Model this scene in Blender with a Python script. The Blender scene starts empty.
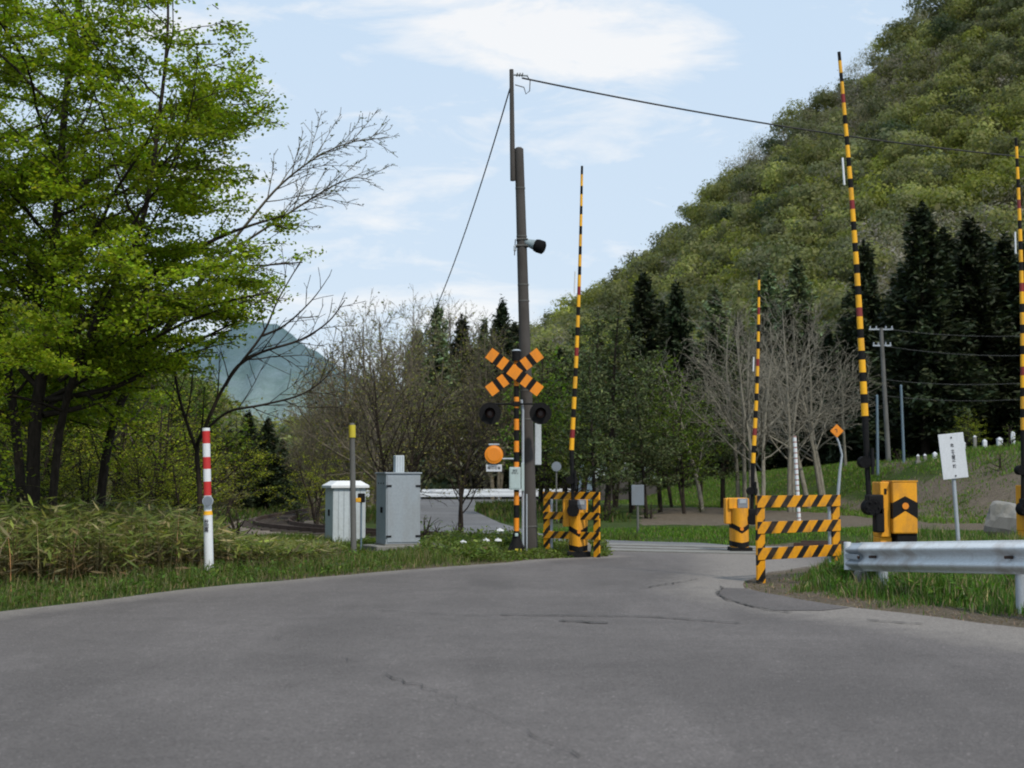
import bpy, math, random
import numpy as np
from mathutils import Vector, Matrix, Quaternion

random.seed(7)
rng = np.random.default_rng(7)
scene = bpy.context.scene
COL = scene.collection
R = math.radians
F = 1400.0                     # focal length in pixels of the 1024 px wide frame
CH = 1.39                      # eye height
PITCH = math.atan(97.0 / F)

# ------------------------------------------------------------------ camera
def ray(px, py):
    a, b = (px - 512.0) / F, -(py - 384.0) / F
    return Vector((a, math.cos(PITCH) - b * math.sin(PITCH), math.sin(PITCH) + b * math.cos(PITCH)))
def P(px, py, Y):              # point on that line of sight at distance Y
    d = ray(px, py); t = Y / d.y
    return Vector((d.x * t, Y, CH + d.z * t))
def G(px, py, z=0.0):          # point on the ground plane at height z
    d = ray(px, py); t = (z - CH) / d.z
    return Vector((d.x * t, d.y * t, z))
cam = bpy.data.objects.new('camera', bpy.data.cameras.new('camera'))
COL.objects.link(cam); scene.camera = cam
cam.location = (0, 0, CH)
cam.rotation_euler = (R(90) + PITCH, 0, 0)
cam.data.sensor_width = 36.0
cam.data.lens = 36.0 * F / 1024.0
cam.data.clip_start = 0.1; cam.data.clip_end = 9000
cam.data.dof.use_dof = True; cam.data.dof.focus_distance = 21.0; cam.data.dof.aperture_fstop = 2.8
scene.cycles.pixel_filter_type = 'BLACKMAN_HARRIS'
scene.cycles.filter_width = 2.0
scene.cycles.max_bounces = 5
scene.cycles.diffuse_bounces = 2
scene.cycles.glossy_bounces = 2
scene.cycles.transparent_max_bounces = 4
scene.view_settings.view_transform = 'Standard'
scene.view_settings.look = 'None'
scene.view_settings.exposure = 0

# ------------------------------------------------------------------ node helpers
def new_mat(name):
    m = bpy.data.materials.new(name); m.use_nodes = True
    nt = m.node_tree; nt.nodes.clear()
    out = nt.nodes.new('ShaderNodeOutputMaterial')
    return m, nt, out
def nd(nt, typ, **kw):
    n = nt.nodes.new(typ)
    for k, v in kw.items():
        if k == 'ins':
            for kk, vv in v.items(): n.inputs[kk].default_value = vv
        else: setattr(n, k, v)
    return n
def lk(nt, a, b): nt.links.new(a, b)
def noise(nt, vec, scale, detail=4, rough=0.55, dist=0.0):
    n = nd(nt, 'ShaderNodeTexNoise', ins={'Scale': scale, 'Detail': detail, 'Roughness': rough, 'Distortion': dist})
    if vec is not None: lk(nt, vec, n.inputs['Vector'])
    return n
def ramp(nt, fac, stops):
    r = nd(nt, 'ShaderNodeValToRGB')
    e = r.color_ramp.elements
    while len(e) < len(stops): e.new(0.5)
    for i, (p, c) in enumerate(stops):
        e[i].position = p
        e[i].color = (c, c, c, 1) if not hasattr(c, '__len__') else (*c, 1)
    lk(nt, fac, r.inputs['Fac']); return r
def mixc(nt, fac, a, b, mode='MIX'):
    m = nd(nt, 'ShaderNodeMix', data_type='RGBA', blend_type=mode)
    for sock, v in ((0, fac), (6, a), (7, b)):
        if isinstance(v, bpy.types.NodeSocket): lk(nt, v, m.inputs[sock])
        elif hasattr(v, '__len__'): m.inputs[sock].default_value = (*v[:3], 1)
        else: m.inputs[sock].default_value = v
    return m.outputs[2]
def mth(nt, op, a, b=None):
    m = nd(nt, 'ShaderNodeMath', operation=op)
    for i, v in enumerate((a, b)):
        if v is None: continue
        if isinstance(v, bpy.types.NodeSocket): lk(nt, v, m.inputs[i])
        else: m.inputs[i].default_value = v
    return m.outputs[0]
def bump(nt, h, strength, dist=0.02):
    b = nd(nt, 'ShaderNodeBump', ins={'Strength': strength, 'Distance': dist})
    lk(nt, h, b.inputs['Height']); return b.outputs[0]
def finish(nt, out, color, rough, normal=None, metal=0.0, spec=0.5):
    p = nd(nt, 'ShaderNodeBsdfPrincipled')
    for k, v in (('Base Color', color), ('Roughness', rough), ('Metallic', metal), ('Specular IOR Level', spec)):
        if isinstance(v, bpy.types.NodeSocket): lk(nt, v, p.inputs[k])
        elif hasattr(v, '__len__'): p.inputs[k].default_value = (*v, 1)
        else: p.inputs[k].default_value = v
    if normal is not None: lk(nt, normal, p.inputs['Normal'])
    lk(nt, p.outputs[0], out.inputs[0]); return p

def paint(name, color, rough=0.45, dirt=(0.12, 0.10, 0.08), amount=0.35, scale=6.0, metal=0.0, spec=0.4):
    """worn outdoor paint: faded patches, grime and small chips"""
    m, nt, out = new_mat(name)
    tc = nd(nt, 'ShaderNodeTexCoord').outputs['Object']
    mp = nd(nt, 'ShaderNodeMapping'); mp.inputs['Scale'].default_value = (1, 1, 0.35); lk(nt, tc, mp.inputs['Vector'])
    n1 = noise(nt, mp.outputs[0], scale, 6, 0.65)
    n2 = noise(nt, tc, scale * 9, 4, 0.6)
    fade = tuple(min(1, c * 0.84 + 0.01) for c in color)
    c = mixc(nt, ramp(nt, n2.outputs[0], [(0.35, 0.0), (0.7, 1.0)]).outputs[0], color, fade)
    f = mth(nt, 'MULTIPLY', ramp(nt, n1.outputs[0], [(0.46, 0.0), (0.72, 1.0)]).outputs[0], amount)
    c = mixc(nt, f, c, dirt)
    finish(nt, out, c, ramp(nt, n1.outputs[0], [(0.3, rough), (0.7, min(1, rough + .3))]).outputs[0], bump(nt, n2.outputs[0], 0.15, 0.004), metal, spec)
    return m
YEL = (0.88, 0.44, 0.008); YEO = (0.80, 0.345, 0.008); BLK = (0.006, 0.006, 0.007); ORG = (0.86, 0.27, 0.006)
M = {}
M['yellow'] = paint('yellow_paint', YEL, .5, (.22, .12, .05), .6, 5)
M['deep_yellow'] = paint('deep_yellow_paint', YEO, .5, (.22, .12, .05), .6, 5)
M['faint_red'] = paint('faded_red', (.45, .27, .26), .5)
M['orange'] = paint('orange_sheet', ORG, amount=.25)
M['black'] = paint('black_paint', BLK, 0.6, (0.02, 0.018, 0.016), .4, spec=.15)
M['darkred'] = paint('dark_red_tape', (0.22, 0.012, 0.016), .5)
M['red'] = paint('red_paint', (0.55, 0.02, 0.02), .4, amount=.2)
M['white'] = paint('white_paint', (0.74, 0.77, 0.80), .45, (0.4, 0.38, 0.34), .15)
M['sign_white'] = paint('white_sign_sheet', (0.62, 0.65, 0.70), .5, (0.3, 0.3, 0.3), .15)
M['galv'] = paint('galvanised_steel', (0.42, 0.47, 0.52), .4, (0.2, 0.18, 0.16), .35, metal=.35)
M['rail_zinc'] = paint('zinc_coated_beam', (0.66, 0.70, 0.73), .45, (0.24, 0.16, 0.11), .55, scale=3, metal=.08)
M['cab_grey'] = paint('grey_cabinet_paint', (0.30, 0.345, 0.39), .5, (0.2, 0.19, 0.17), .4, scale=2.5)
M['cab_white'] = paint('pale_cabinet_paint', (0.50, 0.56, 0.60), .5, (0.25, 0.24, 0.2), .4, scale=2.5)
M['concrete'] = paint('concrete', (0.22, 0.215, 0.20), .9, (0.09, 0.09, 0.07), .6, scale=4)
M['pole_conc'] = paint('weathered_pole', (0.070, 0.064, 0.060), .9, (0.035, 0.03, 0.026), .6, scale=3)
M['pole_grey'] = paint('grey_post', (0.13, 0.13, 0.125), .8, (0.05, 0.05, 0.045), .6, scale=3)
M['rubber'] = paint('black_rubber', (0.005, 0.005, 0.006), .8, (0.014,0.013,0.012), spec=.1)
M['rust'] = paint('rusty_steel', (0.06, 0.035, 0.026), .75, (0.03, 0.02, 0.015), .6)
M['wood'] = paint('old_sleeper', (0.05, 0.04, 0.034), .9, (0.02, 0.02, 0.018), .5)
M['lens'] = paint('dark_red_lens', (0.03, 0.006, 0.006), .2)
M['wire'] = paint('black_wire', (0.02, 0.02, 0.022), .6)
M['mint'] = paint('pale_green_box', (0.42, 0.52, 0.52), .5, (0.25, 0.24, 0.2), .25)
M['camgrey'] = paint('blue_grey_housing', (0.28, 0.36, 0.40), .5)
M['windowgrey'] = paint('grey_lid', (0.19, 0.22, 0.26), .35, amount=.3)
M['bluewhite'] = paint('pale_blue_pole', (0.12, 0.18, 0.23), .5)
M['ink'] = paint('black_print', (0.03, 0.03, 0.035), .6, amount=0)
M['orangeglow'] = paint('orange_lens', (0.80, 0.25, 0.01), .3, amount=.1)
M['yelgreen'] = paint('yellow_cap', (0.62, 0.52, 0.03), .5)

def stripes(name, sign=1, period=0.30, duty=0.42, axis=0):
    m, nt, out = new_mat(name)
    tc = nd(nt, 'ShaderNodeTexCoord').outputs['Object']
    s = nd(nt, 'ShaderNodeSeparateXYZ'); lk(nt, tc, s.inputs[0])
    a = mth(nt, 'MULTIPLY', s.outputs[axis], -sign)
    v = mth(nt, 'ADD', a, s.outputs[2])
    v = mth(nt, 'FRACT', mth(nt, 'DIVIDE', mth(nt, 'ADD', v, 50.0), period))
    f = mth(nt, 'LESS_THAN', v, duty)
    n2 = noise(nt, tc, 25, 5, .6); n1 = noise(nt, tc, 5, 6, .65)
    y = mixc(nt, n2.outputs[0], YEO, tuple(c * .75 for c in YEO))
    c = mixc(nt, f, y, BLK)
    g = mth(nt, 'MULTIPLY', ramp(nt, n1.outputs[0], [(0.48, 0.0), (0.75, 1.0)]).outputs[0], .6)
    c = mixc(nt, g, c, (0.14, 0.085, 0.05))
    finish(nt, out, c, .5, bump(nt, n2.outputs[0], .1, .003), spec=.35)
    return m
M['stripe'] = stripes('yellow_black_diagonal_bands', 1, .34)
M['stripe_small'] = stripes('yellow_black_fine_diagonal_bands', 1, .24)

# asphalt
def asphalt(name, base=(0.124, 0.112, 0.108), wear=1.0):
    m, nt, out = new_mat(name)
    pos = nd(nt, 'ShaderNodeNewGeometry').outputs['Position']
    big = noise(nt, pos, 0.22, 5, .6, .4)
    mp = nd(nt, 'ShaderNodeMapping'); mp.inputs['Scale'].default_value = (0.9, 0.16, 1); mp.inputs['Rotation'].default_value = (0, 0, R(-22)); lk(nt, pos, mp.inputs[0])
    streak = noise(nt, mp.outputs[0], 0.9, 5, .6)
    med = noise(nt, pos, 3.0, 6, .65)
    fine = noise(nt, pos, 90, 3, .7)
    vor = nd(nt, 'ShaderNodeTexVoronoi', ins={'Scale': 75.0}); lk(nt, pos, vor.inputs['Vector'])
    c = mixc(nt, ramp(nt, big.outputs[0], [(0.40, 0.0), (0.60, 1.0)]).outputs[0], tuple(b * .84 for b in base), tuple(b * 1.13 for b in base))
    c = mixc(nt, mth(nt, 'MULTIPLY', ramp(nt, streak.outputs[0], [(0.46, 0.0), (0.64, 1.0)]).outputs[0], .6 * wear), c, tuple(b * 1.35 for b in base))
    c = mixc(nt, mth(nt, 'MULTIPLY', ramp(nt, med.outputs[0], [(0.45, 0.0), (0.7, 1.0)]).outputs[0], .4), c, tuple(b * .72 for b in base))
    du = nd(nt, 'ShaderNodeAttribute', attribute_name='dust').outputs['Fac']
    df_ = ramp(nt, mth(nt, 'ADD', du, mth(nt, 'MULTIPLY', mth(nt, 'SUBTRACT', med.outputs[0], .5), 1.1)), [(.25, 0.), (.95, 1.)]).outputs[0]
    c = mixc(nt, df_, c, (.215, .195, .178))
    sp = noise(nt, pos, 14, 3, .6)
    c = mixc(nt, mth(nt, 'MULTIPLY', ramp(nt, sp.outputs[0], [(.55, 0.), (.72, 1.)]).outputs[0], .35), c, tuple(b * .6 for b in base))
    g = ramp(nt, vor.outputs['Color'], [(0.0, 0.5), (0.5, .95), (0.86, 1.1), (1.0, 2.4)]).outputs[0]
    c = mixc(nt, 0.75, c, g, 'MULTIPLY')
    g2 = ramp(nt, fine.outputs[0], [(0.3, .7), (0.7, 1.3)]).outputs[0]
    c = mixc(nt, 0.6, c, g2, 'MULTIPLY')
    finish(nt, out, c, .88, bump(nt, vor.outputs['Distance'], .5, .006), spec=.25)
    return m
M['asphalt'] = asphalt('asphalt')
M['asphalt_pale'] = asphalt('dusty_asphalt', (0.165, 0.151, 0.142))
M['asphalt_dark'] = asphalt('dark_asphalt_patch', (0.085, 0.083, 0.087), .3)
M['far_asphalt'] = asphalt('pale_far_asphalt', (0.15, 0.15, 0.155), .5)
M['crack'] = paint('crack_dark', (0.035, 0.033, 0.033), .95)  # dark colour of the crack strips laid on the asphalt

def ground_mat():
    m, nt, out = new_mat('grassy_soil')
    pos = nd(nt, 'ShaderNodeNewGeometry').outputs['Position']
    at = nd(nt, 'ShaderNodeAttribute', attribute_name='soil').outputs['Fac']
    n1 = noise(nt, pos, 0.35, 6, .65); n2 = noise(nt, pos, 4, 6, .7); n3 = noise(nt, pos, 22, 5, .7)
    g = mixc(nt, ramp(nt, n1.outputs[0], [(0.36, 0.0), (0.64, 1.0)]).outputs[0], (0.042, 0.075, 0.014), (0.072, 0.085, 0.028))
    g = mixc(nt, ramp(nt, n2.outputs[0], [(0.38, 0.0), (0.66, 1.0)]).outputs[0], g, (0.030, 0.05, 0.012))
    s = mixc(nt, ramp(nt, n2.outputs[0], [(0.35, 0.0), (0.66, 1.0)]).outputs[0], (0.15, 0.118, 0.085), (0.085, 0.066, 0.046))
    s = mixc(nt, ramp(nt, n3.outputs[0], [(0.45, 0.0), (0.7, 1.0)]).outputs[0], s, (0.16, 0.145, 0.12))
    f = mth(nt, 'ADD', at, mth(nt, 'MULTIPLY', mth(nt, 'SUBTRACT', n2.outputs[0], .5), 1.4))
    c = mixc(nt, ramp(nt, f, [(0.4, 0.0), (0.62, 1.0)]).outputs[0], g, s)
    c = mixc(nt, .6, c, ramp(nt, n3.outputs[0], [(0.3, .55), (0.7, 1.4)]).outputs[0], 'MULTIPLY')
    finish(nt, out, c, .95, bump(nt, n3.outputs[0], .8, .06), spec=.1)
    return m
M['ground'] = ground_mat()
def ballast_mat():
    m, nt, out = new_mat('ballast_stones')
    pos = nd(nt, 'ShaderNodeNewGeometry').outputs['Position']
    v = nd(nt, 'ShaderNodeTexVoronoi', ins={'Scale': 16.0}); lk(nt, pos, v.inputs['Vector'])
    n = noise(nt, pos, 1.5, 5, .6)
    c = mixc(nt, v.outputs['Color'], (0.13, 0.105, 0.085), (0.30, 0.26, 0.22))
    c = mixc(nt, ramp(nt, n.outputs[0], [(0.4, 0.0), (0.7, 1.0)]).outputs[0], c, (0.12, 0.095, 0.07))
    finish(nt, out, c, .95, bump(nt, v.outputs['Distance'], .9, .04), spec=.15)
    return m
M['ballast'] = ballast_mat()

def leaf_mat(name, trans=.3, gain=1.0, rnd=1.0):
    m, nt, out = new_mat(name)
    at = nd(nt, 'ShaderNodeAttribute', attribute_name='col').outputs['Color']
    oi = nd(nt, 'ShaderNodeObjectInfo').outputs['Random']
    h = nd(nt, 'ShaderNodeHueSaturation')
    lk(nt, at, h.inputs['Color'])
    lk(nt, mth(nt, 'ADD', mth(nt, 'MULTIPLY', oi, .03 * rnd), .485 + .017 * (1 - rnd)), h.inputs['Hue'])
    lk(nt, mth(nt, 'ADD', mth(nt, 'MULTIPLY', oi, .4 * rnd), .8 * gain + .35 * (1 - rnd)), h.inputs['Value'])
    d = nd(nt, 'ShaderNodeBsdfPrincipled', ins={'Roughness': .6, 'Specular IOR Level': .18})
    t = nd(nt, 'ShaderNodeBsdfTranslucent')
    lk(nt, h.outputs[0], d.inputs['Base Color'])
    hb = mixc(nt, 1.0, h.outputs[0], (1.5, 1.6, .8), 'MULTIPLY'); lk(nt, hb, t.inputs[0])
    mx = nd(nt, 'ShaderNodeMixShader', ins={0: trans})
    lk(nt, d.outputs[0], mx.inputs[1]); lk(nt, t.outputs[0], mx.inputs[2]); lk(nt, mx.outputs[0], out.inputs[0])
    return m
M['leaf'] = leaf_mat('leaves', .38)
M['maple_leaf'] = leaf_mat('fresh_maple_leaves', .45, 1.0, 0.0)
M['needle'] = leaf_mat('needles', .1)
M['blade'] = leaf_mat('grass_blades', .25)
def bark_mat(name, a, b):
    m, nt, out = new_mat(name)
    tc = nd(nt, 'ShaderNodeTexCoord').outputs['Object']
    mp = nd(nt, 'ShaderNodeMapping'); mp.inputs['Scale'].default_value = (1, 1, .25); lk(nt, tc, mp.inputs[0])
    n = noise(nt, mp.outputs[0], 18, 6, .7)
    c = mixc(nt, ramp(nt, n.outputs[0], [(0.35, 0.0), (0.65, 1.0)]).outputs[0], a, b)
    finish(nt, out, c, .95, bump(nt, n.outputs[0], .7, .02), spec=.1)
    return m
M['bark_dark'] = bark_mat('dark_bark', (0.020, 0.016, 0.013), (0.05, 0.04, 0.032))
M['bark_brown'] = bark_mat('brown_bark', (0.085, 0.072, 0.052), (0.18, 0.158, 0.118))
M['bark_grey'] = bark_mat('grey_bark', (0.135, 0.125, 0.098), (0.26, 0.242, 0.195))

# ------------------------------------------------------------------ mesh building
class MB:
    def __init__(s): s.v = []; s.f = []; s.m = []; s.mats = []; s.smooth = []
    def mi(s, mat):
        mat = M[mat] if isinstance(mat, str) else mat
        if mat not in s.mats: s.mats.append(mat)
        return s.mats.index(mat)
    def add(s, vs, fs, mat, smooth=False, X=None):
        o = len(s.v); i = s.mi(mat)
        s.v += [tuple(X @ Vector(v)) if X else tuple(v) for v in vs]
        for f in fs: s.f.append([k + o for k in f]); s.m.append(i); s.smooth.append(smooth)
        return s
    def box(s, c, d, mat, X=None, b=0.0):
        cx, cy, cz = c; x, y, z = d[0] / 2, d[1] / 2, d[2] / 2
        b = min(b, x * .9, y * .9, z * .9)
        if b <= 0:
            vs = [(cx + i * x, cy + j * y, cz + k * z) for k in (-1, 1) for j in (-1, 1) for i in (-1, 1)]
            fs = [(0, 2, 3, 1), (4, 5, 7, 6), (0, 1, 5, 4), (2, 6, 7, 3), (0, 4, 6, 2), (1, 3, 7, 5)]
            return s.add(vs, fs, mat, X=X)
        import bmesh
        bm = bmesh.new(); bmesh.ops.create_cube(bm, size=1)
        bmesh.ops.scale(bm, vec=(2 * x, 2 * y, 2 * z), verts=bm.verts)
        bmesh.ops.bevel(bm, geom=list(bm.edges), offset=b, segments=2, affect='EDGES', profile=.5)
        bmesh.ops.translate(bm, vec=(cx, cy, cz), verts=bm.verts)
        bm.verts.index_update()
        s.add([v.co.copy() for v in bm.verts], [[v.index for v in f.verts] for f in bm.faces], mat, X=X)
        bm.free(); return s
    def tube(s, pts, rads, mat, k=10, cap=True, X=None):
        pts = [Vector(p) for p in pts]
        if not hasattr(rads, '__len__'): rads = [rads] * len(pts)
        vs = []; fs = []
        up = Vector((0, 0, 1)); prev = None
        for i, p in enumerate(pts):
            t = (pts[min(i + 1, len(pts) - 1)] - pts[max(i - 1, 0)])
            t = t.normalized() if t.length > 1e-9 else Vector((0, 0, 1))
            if prev is None:
                n = t.cross(up)
                if n.length < .05: n = t.cross(Vector((1, 0, 0)))
                n.normalize()
            else:
                n = prev - t * prev.dot(t); n.normalize()
            prev = n; bn = t.cross(n)
            for j in range(k):
                a = 2 * math.pi * j / k
                vs.append(p + (n * math.cos(a) + bn * math.sin(a)) * rads[i])
        for i in range(len(pts) - 1):
            for j in range(k):
                a = i * k + j; b = i * k + (j + 1) % k
                fs.append((a, b, b + k, a + k))
        s.add(vs, fs, mat, True, X=X)
        if cap:
            n = len(pts)
            s.add([vs[j] for j in range(k)], [list(range(k))[::-1]], mat, X=X)
            s.add([vs[(n - 1) * k + j] for j in range(k)], [list(range(k))], mat, X=X)
        return s
    def prism(s, prof, y0, y1, mat, X=None):     # profile in x,z extruded along y
        n = len(prof)
        vs = [(p[0], y0, p[1]) for p in prof] + [(p[0], y1, p[1]) for p in prof]
        fs = [list(range(n)), list(range(n, 2 * n))[::-1]] + [(i, (i + 1) % n + 0, (i + 1) % n + n, i + n) for i in range(n)]
        fs = [fs[0], fs[1]] + [tuple(reversed(f)) for f in fs[2:]]
        return s.add(vs, fs, mat, X=X)
    def build(s, name, parent=None, loc=None):
        me = bpy.data.meshes.new(name)
        me.from_pydata([tuple(v) for v in s.v], [], s.f)
        for m in s.mats: me.materials.append(m)
        me.polygons.foreach_set('material_index', s.m)
        me.polygons.foreach_set('use_smooth', s.smooth)
        me.update()
        o = bpy.data.objects.new(name, me); COL.objects.link(o)
        if parent: o.parent = parent
        if loc is not None: o.location = loc
        return o
def tag(o, label=None, cat=None, group=None, kind=None):
    for k, v in (('label', label), ('category', cat), ('group', group), ('kind', kind)):
        if v: o[k] = v
    return o
def thing(name, label, cat, loc, rz=0, group=None):
    o = bpy.data.objects.new(name, None); COL.objects.link(o)
    o.location = loc; o.rotation_euler = (0, 0, rz); o.empty_display_size = .3
    return tag(o, label, cat, group)
def raw_mesh(name, V, Fq, mat, col=None, smooth=False):
    """numpy quads or triangles straight into a mesh; col = one colour per face"""
    me = bpy.data.meshes.new(name)
    n = Fq.shape[1]
    me.vertices.add(len(V)); me.vertices.foreach_set('co', V.astype(np.float32).ravel())
    me.loops.add(Fq.size); me.loops.foreach_set('vertex_index', Fq.astype(np.int32).ravel())
    me.polygons.add(len(Fq)); me.polygons.foreach_set('loop_start', np.arange(0, Fq.size, n, dtype=np.int32))
    me.polygons.foreach_set('use_smooth', np.full(len(Fq), smooth))
    if col is not None:
        a = me.attributes.new('col', 'FLOAT_COLOR', 'FACE')
        c = np.ones((len(Fq), 4), np.float32); c[:, :3] = col
        a.data.foreach_set('color', c.ravel())
    me.materials.append(M[mat] if isinstance(mat, str) else mat)
    me.update(calc_edges=True)
    return me
def link(name, me, parent=None):
    o = bpy.data.objects.new(name, me); COL.objects.link(o)
    if parent: o.parent = parent
    return o
def unit(a): return a / np.maximum(np.linalg.norm(a, axis=1, keepdims=True), 1e-9)
def cards(C, nrm, size, aspect=.6, axis=None):
    """leaf shaped quads: centre, facing direction, half length"""
    n = len(C); nrm = unit(nrm)
    if axis is None: axis = rng.normal(size=(n, 3))
    a = axis - nrm * (axis * nrm).sum(1, keepdims=True); a = unit(a); b = np.cross(nrm, a)
    L = np.asarray(size).reshape(-1, 1) * np.ones((n, 1)); W = L * aspect
    V = np.stack([C - a * L, C - b * W + a * L * .1, C + a * L, C + b * W + a * L * .1], 1).reshape(-1, 3)
    Fq = np.arange(4 * n).reshape(n, 4)
    return V, Fq
def vary(base, n, s=.25, hue=.12):
    base = np.asarray(base, float)
    c = np.broadcast_to(base, (n, 3)).copy()
    c *= np.exp(rng.normal(0, s, (n, 1)))
    c[:, 0] *= np.exp(rng.normal(0, hue, n)); c[:, 2] *= np.exp(rng.normal(0, hue, n))
    return c

# ------------------------------------------------------------------ ground heights
KU = [0, 560, 640, 700, 830, 900, 960, 1024, 1300, 2500]
KT = [0, 0, 0.15, 1.55, 2.1, 2.25, 2.6, 2.8, 3.4, 4.0]
KF = [100, 95, 84, 77, 60, 50, 46, 42, 38, 36]
def sstep(a, b, x):
    t = np.clip((x - a) / (b - a), 0, 1); return t * t * (3 - 2 * t)
def hnoise(x, y):
    return (np.sin(x * .9 + y * .37) * np.cos(y * .8 - x * .21) * .5 + np.sin(x * 2.3 - y * 1.7) * .25 + np.sin(x * 5.1 + y * 4.3) * .12)
LEFT = [(-260, 655), (0, 613), (75, 604), (150, 594), (240, 585), (320, 578), (400, 571), (470, 566), (540, 560), (606, 557)]
RIGHT = [(606, 550.5), (755, 548.5), (862, 557), (835, 564), (768, 573), (745, 582), (748, 589), (790, 599), (860, 609), (940, 618), (1024, 630), (1400, 690)]
road_poly = [G(*p) for p in LEFT] + [G(*p) for p in RIGHT] + [Vector((14, 0, 0)), Vector((14, -20, 0)), Vector((-14, -20, 0)), Vector((-12, 4, 0))]
far_poly = [G(*p) for p in [(762, 547.8), (700, 543), (640, 541.5), (560, 538), (528, 531), (500, 523), (474, 511), (476, 503.5), (540, 499.5), (700, 496.5), (700, 494), (540, 494.8), (440, 496), (400, 497), (385, 505), (385, 522), (400, 534), (440, 543), (560, 550)]]
def inpoly(x, y, poly):
    x = np.asarray(x, float); y = np.asarray(y, float); r = np.zeros(x.shape, bool); n = len(poly)
    for i in range(n):
        x0, y0 = poly[i][0], poly[i][1]; x1, y1 = poly[(i + 1) % n][0], poly[(i + 1) % n][1]
        if y0 == y1: continue
        c = ((y0 > y) != (y1 > y)) & (x < (x1 - x0) * (y - y0) / (y1 - y0) + x0)
        r ^= c
    return r
def dist_poly(x, y, pts, closed=False):
    d = np.full(np.shape(x), 1e9); n = len(pts)
    for i in range(n if closed else n - 1):
        a = pts[i]; b = pts[(i + 1) % n]
        dx, dy = b[0] - a[0], b[1] - a[1]; L = dx * dx + dy * dy + 1e-9
        t = np.clip(((x - a[0]) * dx + (y - a[1]) * dy) / L, 0, 1)
        d = np.minimum(d, np.hypot(x - a[0] - t * dx, y - a[1] - t * dy))
    return d
TRK = [(-8.6, 95), (-8.5, 70), (-8.2, 52), (-7.6, 44.5), (-6.3, 39.5), (-3.6, 34.6), (-0.6, 31.3), (2.2, 29.3), (5.2, 27.9), (9, 26.8), (14, 26.0), (22, 25.4), (40, 25)]
def catmull(pts, n=8):
    out = []
    P_ = [pts[0]] + list(pts) + [pts[-1]]
    for i in range(1, len(P_) - 2):
        p0, p1, p2, p3 = [np.array(q, float) for q in P_[i - 1:i + 3]]
        for k in range(n):
            t = k / n
            out.append(.5 * ((2 * p1) + (-p0 + p2) * t + (2 * p0 - 5 * p1 + 4 * p2 - p3) * t * t + (-p0 + 3 * p1 - 3 * p2 + p3) * t ** 3))
    out.append(np.array(pts[-1], float)); return out
TC = catmull(TRK, 8)
def gh(x, y):
    x = np.asarray(x, float); y = np.asarray(y, float)
    ys = np.maximum(y, 5.0)
    u = 512 + F * x / ys
    top = np.interp(u, KU, KT); foot = np.interp(u, KU, KF)
    h = top * sstep(foot, foot + 14, y) * np.where(y > 5, 1, 0)
    # rise on the right of the crossing where the gates stand
    h = h + 0.30 * sstep(4.2, 5.4, x) * sstep(15.5, 18, y) * (1 - sstep(27, 37, y))
    dr = dist_poly(x, y, road_poly, True); ins = inpoly(x, y, road_poly)
    df = dist_poly(x, y, far_poly, True); ins2 = inpoly(x, y, far_poly)
    d = np.where(ins | ins2, 0, np.minimum(dr, df))
    dt = dist_poly(x, y, TC)
    d = np.minimum(d, np.maximum(dt - 1.3, 0))
    k = sstep(0.0, 1.6, d)
    h = h * np.where(dt < 8, sstep(1.2, 4, dt), 1)
    h = h * k + (hnoise(x, y) * .07 + .05) * k - .014 * (1 - k)
    return h
def gz(x, y): return float(gh(np.array([x]), np.array([y]))[0])

def build_ground():
    xs = np.concatenate([-np.geomspace(1500, 14, 45), np.linspace(-13.7, 13.7, 125), np.geomspace(14, 1500, 45)])
    ys = np.concatenate([np.linspace(-60, 8, 12), np.linspace(9, 36, 150), np.geomspace(36.5, 120, 90), np.geomspace(125, 6000, 22)])
    X, Y = np.meshgrid(xs, ys); Z = gh(X, Y)
    n, m = X.shape
    V = np.stack([X, Y, Z], -1).reshape(-1, 3)
    i = np.arange((n - 1) * (m - 1)); r = i // (m - 1); c = i % (m - 1); a = r * m + c
    Fq = np.stack([a, a + 1, a + m + 1, a + m], 1)
    me = raw_mesh('ground', V, Fq, 'ground', smooth=True)
    x, y = V[:, 0], V[:, 1]
    s = np.zeros(len(V))
    s = np.maximum(s, 1.05 * (1 - sstep(1.3, 3.0, dist_poly(x, y, TC))))
    s = np.maximum(s, 1.0 * (1 - sstep(.55, 1.25, dist_poly(x, y, road_poly, True))) * ((x > 2.5) | (y > 20)))
    s = np.maximum(s, .75 * (1 - sstep(.0, .35, dist_poly(x, y, road_poly, True))))
    lot = [G(*p) for p in [(640, 526), (640, 509), (760, 508), (860, 514), (1024, 518), (1200, 524), (1200, 536), (900, 530)]]
    s = np.maximum(s, 1.0 * inpoly(x, y, lot))
    u = 512 + F * x / np.maximum(y, 5)
    s = np.maximum(s, .68 * ((u > 880) & (y > 38) & (y < 75) & (hnoise(x * .25, y * .25) > -.1)))
    s = np.maximum(s, .55 * (y > 95))
    at = me.attributes.new('soil', 'FLOAT', 'POINT'); at.data.foreach_set('value', s.astype(np.float32))
    tag(link('ground', me), kind='structure')
build_ground()

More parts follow.
